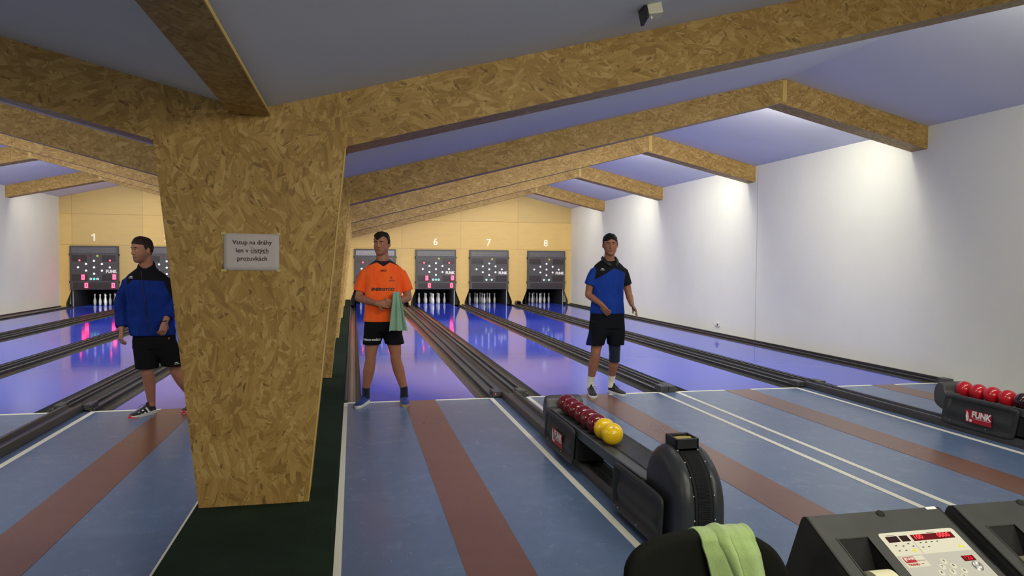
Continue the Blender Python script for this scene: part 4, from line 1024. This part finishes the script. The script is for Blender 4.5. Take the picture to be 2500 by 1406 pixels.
def man_left():
    root = empty('person', (-1.9, 7.8, 0), 'man in a blue and black jacket walking left, half behind the big pillar', 'person')
    ty = radians(8)
    M = head_xf((-0.142, -0.02, 1.654), radians(44), 0.04, 0.0, 1.03)
    sk = skin_mat('skin_fair', M, sr(168, 116, 94), sr(120, 62, 56), 0.45, (0.10, 0.055, 0.035))
    b = MB(); cx = lambda q: -0.040-(q-0.6)*0.085
    torso_body(b, cx, 0.66, dict(waist=0.98, chest=1.22, arm=1.30, sh=1.37, neck=1.445), 0.95, ty)
    b.tube([(-0.105, 0.03, 1.38), (-0.110, 0.02, 1.47), (-0.128, 0.0, 1.59)], [.075, .064, .062], 20)
    head(b, M, 1.0)
    el, er = V(-0.350, 0.03, 1.13), V(0.150, 0.03, 1.15)
    wl, wr = V(-0.325, -0.07, 0.865), V(0.085, -0.13, 0.945)
    for s0, s1, e, w in (((-0.215, 0.0, 1.34), (-0.270, 0.0, 1.30), el, wl), ((0.01, 0.0, 1.34), (0.075, 0.0, 1.30), er, wr)):
        b.tube([s0, s1, e], [.046, .048, .043], 16); b.ball(e, .042); b.tube([e, e.lerp(w, 0.3), w], [.042, .042, .027], 16)
    hand(b, wl, (-0.05, -0.15, -1), (0.75, 0.5, 0.0), -1, 24, 1.0, 0.06)
    hand(b, wr, (-0.15, -0.25, -1), (-0.65, 0.65, 0.0), 1, 30, 1.0, 0.06)
    for kx, ky, ax, ay, hx, az in ((-0.100, -0.04, -0.094, 0.06, -0.105, 0.13), (0.135, 0.04, 0.262, 0.20, 0.055, 0.14)):
        b.tube([(hx, 0.0, 0.78), (hx*1.02, -0.01, 0.66), (kx, ky, 0.49), (kx, ky+0.005, 0.44), (kx+(ax-kx)*0.4, ky+0.05, 0.33), (ax, ay, az), (ax, ay, 0.08)], [.088, .084, .060, .055, .058, .037, .038], 20)
    foot(b, (-0.075, 0.105), (-0.235, -0.165)); foot(b, (0.30, 0.26), (0.225, -0.01))
    fuse('body', b, sk, root, 0.0042, 1)
    eyes(root, M, HAIR3, 0.2)
    hair(root, M, HAIR3, lambda X: 0.062-abs(X)*0.2, 1.055, 0.003, -0.045, 2, tip=0.6)
    m = Mat('jacket_blue_black_cloth', rough=0.8, spec=0.15); c, x, y, z = m.coord(); n = m.noise(m.xyz(x, y, z*0.35), 8, 4, 0.5, 0.8)
    yoke = z.gt(1.362-(x+0.2)*0.05)*x.gt(-0.262-(1.44-z)*0.10)
    arm = x.gt(0.062+(1.34-z)*0.42)*z.gt(1.02)
    tri = z.gt(1.315)*x.gt(-0.262)*x.lt(-0.262+(z-1.315)*1.2)
    col = m.ramp(n, [(0.3, sr(10, 34, 104)), (0.7, sr(16, 48, 130))])
    m.base(m.mix(yoke.mx(arm).mx(tri), col, (0.006, 0.006, 0.009))); m.bump(n, 0.7, 0.035)
    st = MB()
    R = [(0.805, .205, .135, 0.0), (0.83, .212, .140, 0.0), (0.95, .212, .142, -.003), (1.08, .205, .140, -.004), (1.20, .205, .138, -.002), (1.30, .208, .130, 0.0), (1.37, .198, .115, .004), (1.41, .170, .102, .008), (1.445, .125, .090, .012), (1.475, .088, .080, .015)]
    st.loft([ell(cx(q), yy, q, rx, ry, ty) for q, rx, ry, yy in R]+[ell(-0.112, .016, 1.525, .076, .074, tilt=-0.028, dip=0.03), ell(-0.112, .014, 1.512, .060, .060, tilt=-0.035, dip=0.03)])
    for s0, s1, e, w in (((-0.215, 0.0, 1.355), (-0.268, 0.0, 1.315), el+V(0.0, 0, 0), V(-0.328, -0.055, 0.895)), ((0.010, 0.0, 1.355), (0.070, 0.0, 1.315), er, V(0.104, -0.10, 0.985))):
        st.tube([s0, s1, V(*s1).lerp(e, 0.5), e, e.lerp(w, 0.5), w], [(.068, .068), (.074, .070), (.072, .068), (.070, .066), (.064, .062), (.052, .050)], 20)
    jk = fuse('jacket', st, m.m, root, 0.008, 3)
    for v in jk.data.vertices:
        p = v.co; w = 0.010*noise.noise(V(p.x*8+9, p.y*8, p.z*11)); v.co += V(w*0.6, w, 0)
    MB().tube([V(-0.128, -0.118, 1.45), V(-0.110, -0.137, 1.30), V(-0.085, -0.150, 1.10), V(-0.062, -0.147, 0.84)], 0.0035, 6).build('zip', BINK, jk)
    def logo(mb):
        mb.add([V(-0.016, 0.004, 0), V(-0.008, -0.002, 0), V(0, 0.004, 0), V(0.008, -0.002, 0), V(0.016, 0.010, 0), V(0.008, 0.006, 0), V(0, 0.012, 0), V(-0.010, 0.006, 0)], [(0, 1, 7), (1, 2, 6, 7), (2, 3, 5, 6), (3, 4, 5)])
        mb.add([V(-0.022, -0.012, 0), V(0.022, -0.012, 0), V(0.022, -0.007, 0), V(-0.022, -0.007, 0)], [(0, 1, 2, 3)])
    print_on(jk, jk, '', 0.03, (-0.226, -0.2, 1.388), WINK, 'chest_emblem', extra=logo)
    sh = MB(); sh.loft([ell(-0.045, 0.0, q, rx, ry, ty) for q, rx, ry in ((0.84, .190, .112), (0.76, .198, .120), (0.68, .200, .120))])
    for c0, hw, cz, yy in ((-0.108, 0.106, 0.478, -0.02), (0.128, 0.112, 0.490, 0.03)):
        sh.loft([ell(-0.045+(0.095 if c0 > 0 else -0.095), 0.0, 0.75, .105, .115), ell((-0.045+c0)/2+(0.045 if c0 > 0 else -0.045), yy*0.5, 0.62, .108, .114), ell(c0, yy, cz, hw, .108)])
    sh.loft([ell(-0.03, 0, 0.70, .12, .115), ell(-0.01, 0, 0.63, .085, .10), ell(0.0, 0, 0.585, .040, .07)])
    s1 = fuse('shorts', sh, SHORTK, root, 0.008, 3)
    print_on(s1, s1, '', 0.03, (0.176, -0.2, 0.53), WINK, 'shorts_emblem', extra=logo)
    MB().tube([(0.075+0.033*cos(a*pi/8), -0.124+0.030*sin(a*pi/8), 0.955+0.004*cos(a*pi/8)) for a in range(17)], 0.006, 8).build('wristband', BINK, root, smooth=True)
    BK = fabric('shoe_black_sport', (0.012, 0.012, 0.020), 0.6).m; LB = Mat('lace_navy', (0.02, 0.02, 0.06), 0.8).m; TOE = Mat('toe_cap_red', sr(205, 50, 70), 0.5).m
    shoe(root, (-0.075, 0.105), (-0.235, -0.165), BK, SOLEW, LB, toe_cap=TOE, stripes=WINK, label='black shoe with white stripes and red toe')
    shoe(root, (0.30, 0.26), (0.225, -0.01), BK, SOLEW, LB, toe_cap=TOE, stripes=WINK, label='black shoe with white stripes and red toe')
    return root
man_orange(); man_right(); man_left()
# towel over the orange man's wrist
tw = towel_mesh((0.115, -0.228, 1.196), 0.075, 0.215, 0.43, 0.30, 0.084, 2.0, amp=0.016, skew=0.02, seed=3, thick=0.006)
t_ = cloth_obj('towel', tw, terry('towel_sage_green', sr(138, 178, 150)), 0.007); t_.location = (0.33, 7.9, 0)
tag(t_, "pale sage green towel hanging over the orange-shirted man's wrist", 'towel')
# ================================================================== FURNITURE
def chair():
    root = empty('office_chair', (0.82, 1.53, -0.006), 'black fabric office chair seen from behind with a lime green towel over it', 'chair')
    cl = fabric('chair_black_cloth', (0.0085, 0.0095, 0.0075), 0.95, sheen=0.0, wr=0.1).m
    out = [(-0.214, 0.867), (-0.211, 0.886), (-0.202, 0.903), (-0.180, 0.922), (-0.131, 0.939), (-0.06, 0.946), (0.004, 0.947), (0.07, 0.941), (0.112, 0.930), (0.156, 0.908), (0.185, 0.874), (0.205, 0.826), (0.212, 0.76), (0.210, 0.68), (0.196, 0.62), (0.165, 0.585), (0.08, 0.57), (-0.09, 0.57), (-0.17, 0.59), (-0.205, 0.63), (-0.218, 0.70), (-0.219, 0.80)]
    L_ = len(out); P_ = out; out = []
    for i in range(L_):
        p0, p1, p2, p3 = P_[i-1], P_[i], P_[(i+1) % L_], P_[(i+2) % L_]
        for k in range(4):
            t = k/4; out.append(tuple(0.5*((2*p1[j])+(-p0[j]+p2[j])*t+(2*p0[j]-5*p1[j]+4*p2[j]-p3[j])*t*t+(-p0[j]+3*p1[j]-3*p2[j]+p3[j])*t**3) for j in (0, 1)))
    def ringy(y, s_): return [V(x*s_, y*0.75+0.030*(x*s_/0.2)**2*-1.0+0.03, 0.76+(z_-0.76)*s_) for x, z_ in out]
    m = MB(); m.loft([ringy(y, s_) for y, s_ in ((-0.030, 0.01), (-0.030, 0.2), (-0.030, 0.4), (-0.030, 0.6), (-0.030, 0.80), (-0.029, 0.93), (-0.022, 0.985), (-0.010, 1.0), (0.010, 1.0), (0.024, 0.985), (0.034, 0.94), (0.038, 0.80), (0.038, 0.6), (0.038, 0.4), (0.038, 0.2), (0.038, 0.01))])
    o = m.build('backrest', cl, root, smooth='all')
    m = MB(); m.loft([[V(x*1.06, 0.30+y*1.05, z_) for x, y in [(0.235*math.copysign(abs(cos(a))**0.6, cos(a)), 0.225*math.copysign(abs(sin(a))**0.6, sin(a))) for a in [2*pi*k/32 for k in range(32)]]] for z_ in (0.43,)]
                     + [[V(x*q, 0.30+y*q, z_) for x, y in [(0.235*math.copysign(abs(cos(a))**0.6, cos(a)), 0.225*math.copysign(abs(sin(a))**0.6, sin(a))) for a in [2*pi*k/32 for k in range(32)]]] for z_, q in ((0.435, 1.06), (0.455, 1.09), (0.49, 1.08), (0.505, 1.0), (0.508, 0.8))])
    m.build('seat', cl, root, smooth='all')
    MB().tube([(0, -0.005, 0.72), (0, -0.012, 0.55), (0, 0.06, 0.42), (0, 0.25, 0.41)], [(.03, .008)]*4, 12).build('back_bracket', DARKP, root)
    MB().cyl((0, 0.30, 0.10), (0, 0.30, 0.43), 0.028).build('gas_column', DARKP, root, smooth=True)
    b = MB()
    for k in range(5):
        a = 2*pi*k/5+0.3; b.tube([(0, 0.30, 0.11), (0.27*cos(a), 0.30+0.27*sin(a), 0.075)], [(.028, .02), (.018, .014)], 10)
    b.build('star_base', DARKP, root)
    for k in range(5):
        a = 2*pi*k/5+0.3; x, y = 0.27*cos(a), 0.30+0.27*sin(a)
        MB().cyl((x-0.014, y, 0.028), (x+0.014, y, 0.028), 0.028).build('castor', DARKP, root, smooth=True)
chair()
def lime_towel():
    # cloth thrown over the top of the chair back: two overlapping folded widths
    m = MB(); front, back = 0.42, 0.22; top = V(0.852, 1.563, 0.922); nx, nz = 110, 90; r_ = 0.036; rows = []
    def prof(a, f_):
        # ridges: left flap running down-right, narrow crease, right panel
        c1 = -0.20+0.34*f_*1.6-0.0; c1 = min(c1, 0.02); c2 = 0.02+0.10*f_
        h = 0.010*sin(a*5+1)
        h -= 0.020*math.exp(-((a-c1)/0.022)**2); h -= 0.024*math.exp(-((a-c2)/0.020)**2)
        h += 0.014*math.exp(-((a-(c1+c2)/2)/0.075)**2)+0.010*math.exp(-((a-0.30)/0.12)**2)
        h -= 0.014*math.exp(-((a-(c2+0.075+0.03*f_))/0.016)**2)*max(0, f_*2-0.5)
        return h
    for j in range(nz+1):
        s_ = -back+(front+back)*j/nz; row = []
        for i in range(nx+1):
            a = i/nx-0.5
            if s_ > r_*1.4: dn, o_ = s_-r_*1.4, r_
            elif s_ < -r_*1.4: dn, o_ = -s_-r_*1.4, -r_
            else: t = s_/r_/1.4*pi/2; dn, o_ = -0.018*cos(t), r_*sin(t)
            f_ = max(0, dn)/front
            xl = -0.056+0.046*min(1, f_*2.4)-0.012*max(0, f_-0.4); xr = 0.080+0.10*f_
            x = xl+(xr-xl)*(a+0.5)
            lift = prof(a, f_)*(0.35+0.65*min(1, f_*3+0.2))
            zt = 0.005*math.exp(-((a+0.05)/0.12)**2)-0.001*sin(a*20)
            if o_ > 0 and dn > 0: o_ = r_+0.014*min(1, dn/0.03)
            y = -(o_ + (max(lift, -0.006) if dn > 0 else 0.25*lift)*(1 if o_ > 0 else -0.3))
            row.append(top+V(x, y, -dn+zt*(1 if dn < 0.05 else max(0, 1-(dn-0.05)/0.1))+0.0025*noise.noise(V(a*9, f_*6, 1))))
        rows.append(row)
    m.loft(rows, cap=False, close=False)
    o = cloth_obj('towel', m, terry('towel_lime_green', sr(170, 198, 128)), 0.008); tag(o, 'lime green towel draped over the top of the black chair back', 'towel')
lime_towel()
def console(X0, label, paper=True):
    root = empty('scoring_console', (X0, 1.70, 0), label, 'console', 'scoring consoles')
    W_ = 0.42; k = 0.465; c_ = 1/sqrt(1+k*k); zt = 0.897
    P = lambda x, s_, h=0.0: V(x, -s_*c_+h*k*c_, zt-s_*k*c_+h*c_)          # on the sloping face: across, down, out
    S = 0.66
    hx0, hx1, hs0, hs1 = 0.042, 0.130, 0.085, 0.36
    body = MB()
    a, b = P(0, 0), P(0, S)
    side = [(0.0, zt-0.0), (0.012, zt-0.004), (0.02, zt-0.014), (0.093, 0.706), (0.093, 0.0), (b.y, 0.0), (b.y, b.z)]
    # side walls, back, front as prism shell without the top plate
    for x0, x1 in ((0, 0.006), (W_-0.006, W_)): body.prism(side, 'x', x0, x1)
    for i in range(0, 6): 
        p, q = side[i], side[i+1]
        body.add([V(0, *p), V(W_, *p), V(W_, *q), V(0, *q)], [(0, 1, 2, 3)])
    def plate(x0, x1, s0, s1): body.loft([[P(x0, s0, h), P(x1, s0, h), P(x1, s1, h), P(x0, s1, h)] for h in (-0.004, 0.0)])
    plate(0, W_, 0, hs0); plate(0, hx0, hs0, hs1); plate(hx1, W_, hs0, hs1); plate(0, W_, hs1, S)
    body.build('housing', CONS, root)
    # paper well
    w = MB(); d = -0.09
    for q in (((hx0, hs0), (hx1, hs0)), ((hx1, hs0), (hx1, hs1)), ((hx1, hs1), (hx0, hs1)), ((hx0, hs1), (hx0, hs0))):
        w.add([P(*q[0], 0), P(*q[1], 0), P(*q[1], d), P(*q[0], d)], [(0, 1, 2, 3)])
    w.add([P(hx0, hs0, d), P(hx1, hs0, d), P(hx1, hs1, d), P(hx0, hs1, d)], [(0, 1, 2, 3)])
    wl = w.build('paper_well', BLACK, root)
    rim = MB()
    rim.loft([[P(x, s_, h) for x, s_ in ((hx0-q, hs0-q), (hx1+q, hs0-q), (hx1+q, hs1+q), (hx0-q, hs1+q))] for q, h in ((0.004, 0.0), (0.003, 0.003), (0.0, 0.003), (0.0, -0.004))], cap=False); rim.build('well_rim', CONS, root)
    pr_ = MB(); c0 = P(0, 0.206, -0.034); c1 = c0.copy(); c0.x, c1.x = hx0+0.004, hx1-0.026
    pr_.cyl(c0, c1, 0.048, 32); pr_.build('paper_roll', PAPER, root, smooth=True)
    # knob and tape
    MB().loft([[P(0.224+0.012*cos(t)*q, 0.012+0.010*sin(t)*q, h) for t in [2*pi*i/16 for i in range(16)]] for q, h in ((1, 0), (1, 0.004), (0.8, 0.006))]).build('knob', BLACK, root, smooth=True)
    if paper:
        MB().loft([[P(x, s_, h) for x, s_ in ((0.376, -0.001), (0.408, -0.001), (0.408, 0.008), (0.376, 0.008))] for h in (0.0003, 0.0012)]).build('tape_piece', WINK, root)
    # cream control plate
    px0, px1, ps0, ps1 = 0.163, 0.396, 0.080, 0.40
    pl = MB(); pl.loft([[P(x, s_, h) for x, s_ in rr(px0, px1, ps0, ps1, 0.010)] for h in (0.0, 0.0025)]); plate_o = pl.build('control_plate', CREAM, root)
    lower = MB().loft([[P(x, s_, h) for x, s_ in ((px0+0.002, 0.158), (px1-0.002, 0.158), (px1-0.002, ps1-0.004), (px0+0.002, ps1-0.004))] for h in (0.0024, 0.0032)]); lower.build('keypad_field', CREAMD, plate_o)
    def flat(name, x0, x1, s0, s1, mat, h0=0.0025, h1=0.004, par=None):
        return MB().loft([[P(x, s_, h) for x, s_ in ((x0, s0), (x1, s0), (x1, s1), (x0, s1))] for h in (h0, h1)]).build(name, mat, par or plate_o)
    BRN = DISP
    flat('dark_display', 0.177, 0.212, 0.095, 0.113, BRN); flat('dark_display', 0.218, 0.243, 0.095, 0.113, BRN)
    d3 = flat('red_display', 0.253, 0.380, 0.095, 0.114, LEDBG)
    Tm = lambda x, s_, h: Matrix(((1, 0, 0, P(x, s_, h).x), (0, k*0+c_, -(-k*c_), P(x, s_, h).y), (0, k*c_, c_, P(x, s_, h).z), (0, 0, 0, 1)))
    Tm = lambda x, s_, h: Matrix.Translation(P(x, s_, h)) @ Matrix.Rotation(math.atan(k), 4, 'X')
    def seg(s, x, s_, size, mat, nm, par):
        t = MB(); add_text(t, s, size, Tm(x, s_, 0.0045), bold=0.0004, sx=0.95); t.build(nm, mat, par)
    seg('100', 0.272, 0.1045, 0.020, LEDS, 'display_digits', d3); seg('0000', 0.350, 0.1045, 0.020, LEDS, 'display_digits', d3)
    d4 = flat('red_display', 0.343, 0.378, 0.176, 0.192, LEDBG, 0.003, 0.0045); seg('123', 0.360, 0.184, 0.017, LEDS, 'display_digits', d4)
    # logo plate
    flat('logo_field', 0.172, 0.238, 0.162, 0.196, CREAM, 0.003, 0.0038)
    lg = flat('logo_mark', 0.176, 0.209, 0.164, 0.182, REDL, 0.0036, 0.0044)
    t = MB(); add_text(t, 'FUNK', 0.0105, Tm(0.195, 0.1705, 0.0047), bold=0.0004)
    t.loft([[P(x, s_, h) for x, s_ in ((0.1785, 0.166), (0.1800, 0.166), (0.1830, 0.176), (0.1815, 0.179), (0.179, 0.174))] for h in (0.0044, 0.0047)]); t.build('logo_lettering', WINK, lg)
    t = MB(); add_text(t, 'TREND', 0.009, Tm(0.194, 0.189, 0.0042), bold=0.0004, sx=1.15); add_text(t, 'ELEKTRONIK', 0.0045, Tm(0.223, 0.178, 0.0042)); add_text(t, '6000', 0.005, Tm(0.220, 0.188, 0.0042)); t.build('logo_caption', REDL, plate_o)
    # little icons
    ic = MB()
    for x, s_ in ((0.189, 0.124), (0.209, 0.127), (0.228, 0.121), (0.237, 0.130), (0.187, 0.141), (0.207, 0.141), (0.266, 0.121), (0.283, 0.121), (0.300, 0.121), (0.317, 0.121), (0.262, 0.136), (0.280, 0.136)):
        ic.loft([[P(x+dx, s_+ds, h) for dx, ds in ((-0.003, -0.001), (0.003, -0.0016), (0.003, 0.001), (-0.003, 0.0016))] for h in (0.0025, 0.0030)])
    for x in (0.195, 0.320): ic.loft([[P(x+dx, 0.0905+ds, h) for dx, ds in ((-0.012, -0.0006), (0.012, -0.0006), (0.012, 0.0006), (-0.012, 0.0006))] for h in (0.0025, 0.0029)])
    for x0, s0, s1 in ((0.247, 0.116, 0.156),): ic.loft([[P(x0+dx, s_, h) for dx, s_ in ((0, s0), (0.0006, s0), (0.0006, s1), (0, s1))] for h in (0.0025, 0.0029)])
    tag(ic.build('key_symbols', GREYP, plate_o), kind='stuff')
    for x, s_ in ((0.230, 0.142), (0.372, 0.142)):
        MB().loft([[P(x+dx, s_+ds, h) for dx, ds in ((0, -0.006), (0.007, 0.005), (-0.007, 0.005))] for h in (0.0025, 0.0032)]).build('yellow_mark', YMARK, plate_o)
    # round keys
    n = 0
    KEYS = [('9', 0.284, 0.186), ('7', 0.266, 0.202), ('8', 0.299, 0.202), ('4', 0.250, 0.219), ('5', 0.283, 0.219), ('6', 0.317, 0.219), ('1', 0.236, 0.236), ('2', 0.269, 0.236), ('3', 0.302, 0.236)]
    for ch, x, s_ in KEYS:
        b_ = MB().loft([[P(x+0.0085*q*cos(t), s_+0.0085*q*sin(t), h) for t in [2*pi*i/20 for i in range(20)]] for q, h in ((1, 0.003), (1, 0.0038), (0.9, 0.0042))]).build('key', CREAM, plate_o, smooth=True)
        seg(ch, x-0.0, s_, 0.010, GREYP, 'key_digit', b_)
    lk = MB().loft([[P(0.365+0.012*q*cos(t), 0.213+0.012*q*sin(t), h) for t in [2*pi*i/24 for i in range(24)]] for q, h in ((1, 0.003), (1, 0.009), (0.8, 0.011), (0.5, 0.011), (0.45, 0.008))]).build('key_lock', STEEL, plate_o, smooth=True)
    return root
CONS = plastic('console_plastic', (0.038, 0.040, 0.038), 0.55)
CREAM = Mat('cream_plate', sr(214, 212, 196), 0.45).m
CREAMD = Mat('cream_plate_lower', sr(186, 186, 178), 0.45).m
DISP = Mat('dark_brown_display', sr(48, 22, 20), 0.2).m
PAPER = Mat('paper_cream', sr(228, 224, 188), 0.8).m
YMARK = Mat('yellow_sticker', sr(225, 225, 40), 0.6).m
console(1.188, 'dark scoring console nearest the chair, white tape on its top edge')
console(1.654, 'dark scoring console cut by the right edge of the picture', False)
def notice():
    x0, x1, z0, z1 = -0.683, -0.396, 1.514, 1.714; y = YK[0]-0.0035
    root = empty('paper_notice', ((x0+x1)/2, y, (z0+z1)/2), 'white paper notice with three printed lines taped to the nearest pillar', 'notice')
    w, h = (x1-x0)/2, (z1-z0)/2
    m = MB(); rows = []
    for j in range(9):
        rows.append([V(-w+2*w*i/12, 0.0008*sin(i*0.9)+0.0006*cos(j), -h+2*h*j/8+0.002*(0.5-i/12)) for i in range(13)])
    m.loft(rows, cap=False, close=False); o = m.build('sheet', Mat('notice_paper', sr(196, 188, 186), 0.8).m, root, smooth='all'); s_ = o.modifiers.new('t', 'SOLIDIFY'); s_.thickness = 0.0008
    INK = Mat('notice_ink', sr(38, 30, 30), 0.8).m
    for i, (s, z_, ww, dx) in enumerate((('Vstup na dráhy', 0.052, 0.204, 0.003), ('len v cistých', 0.008, 0.168, 0.003), ('prezuvkách', -0.036, 0.155, 0.003))):
        vs, fs = text_mesh(s, 0.034, bold=0.0003); a = min(v.x for v in vs); b = max(v.x for v in vs); k = ww/(b-a)
        t = MB().add([V((v.x-(a+b)/2)*k+dx, -0.0022, v.y+z_) for v in vs], fs)
        if i == 1: xr = max(v.x*1 for v in t.v); t.box(xr-0.094, xr, -0.0024, -0.0018, z_-0.0165, z_-0.0152)
        if i == 1:       # the hook over the c
            cx_ = xr-0.094+0.008; 
            for sg in (-1, 1): t.prism([(cx_, z_+0.0125), (cx_+sg*0.0050, z_+0.0178), (cx_+sg*0.0034, z_+0.0182), (cx_, z_+0.0148)], 'y', -0.0024, -0.0018)
        t.build('printed_line', INK, root)
    TP = Mat('yellowed_tape', sr(196, 180, 110), 0.4).m
    for sx in (-1, 1):
        for sz in (-1, 1):
            MB().box(sx*w-0.014, sx*w+0.006 if sx > 0 else sx*w+0.014, -0.0034, -0.0024, sz*h-0.007, sz*h+0.007).build('tape_piece', TP, root)
notice()
def lamp_box():
    root = empty('ceiling_floodlight', (1.53, 3.6, 2.922), 'small white box device with a dark side hanging from the ceiling at the top', 'fitting')
    root.rotation_euler = (radians(-8), radians(-9), radians(-6))
    MB().box(-0.035, 0.050, -0.03, 0.05, -0.055, 0.075).build('case', Mat('off_white_case', sr(205, 203, 180), 0.5).m, root, bevel=0.008)
    MB().box(-0.052, -0.034, -0.04, 0.07, -0.075, 0.06).build('dark_flap', DARKP, root, bevel=0.003)
    MB().box(0.0, 0.028, -0.034, -0.028, 0.0, 0.06).build('dark_slot', GREYP, root)
    MB().box(0.055, 0.064, -0.02, 0.03, 0.01, 0.09).build('side_bracket', WINK, root, bevel=0.002)
    MB().ball((-0.018, -0.02, -0.072), (.006, .006, .010), 10, 8).build('pull_knob', WINK, root, smooth='all')
    MB().cyl((0.01, 0.01, 0.07), (0.01, 0.02, 0.13), 0.01).build('stem', WINK, root)
lamp_box()
def socket():
    root = empty('wall_socket', (XR, 14.19, 0.235), 'small white socket box low on the right wall', 'socket')
    MB().box(-0.03, 0.0, -0.09, 0.09, -0.04, 0.04).build('socket_case', Mat('socket_white', sr(205, 205, 198), 0.4).m, root, bevel=0.005)
    for y in (-0.045, 0.045): MB().cyl((-0.033, y, 0), (-0.029, y, 0), 0.022, 16).build('socket_face', GREYP if y < 0 else WINK, root)
socket()
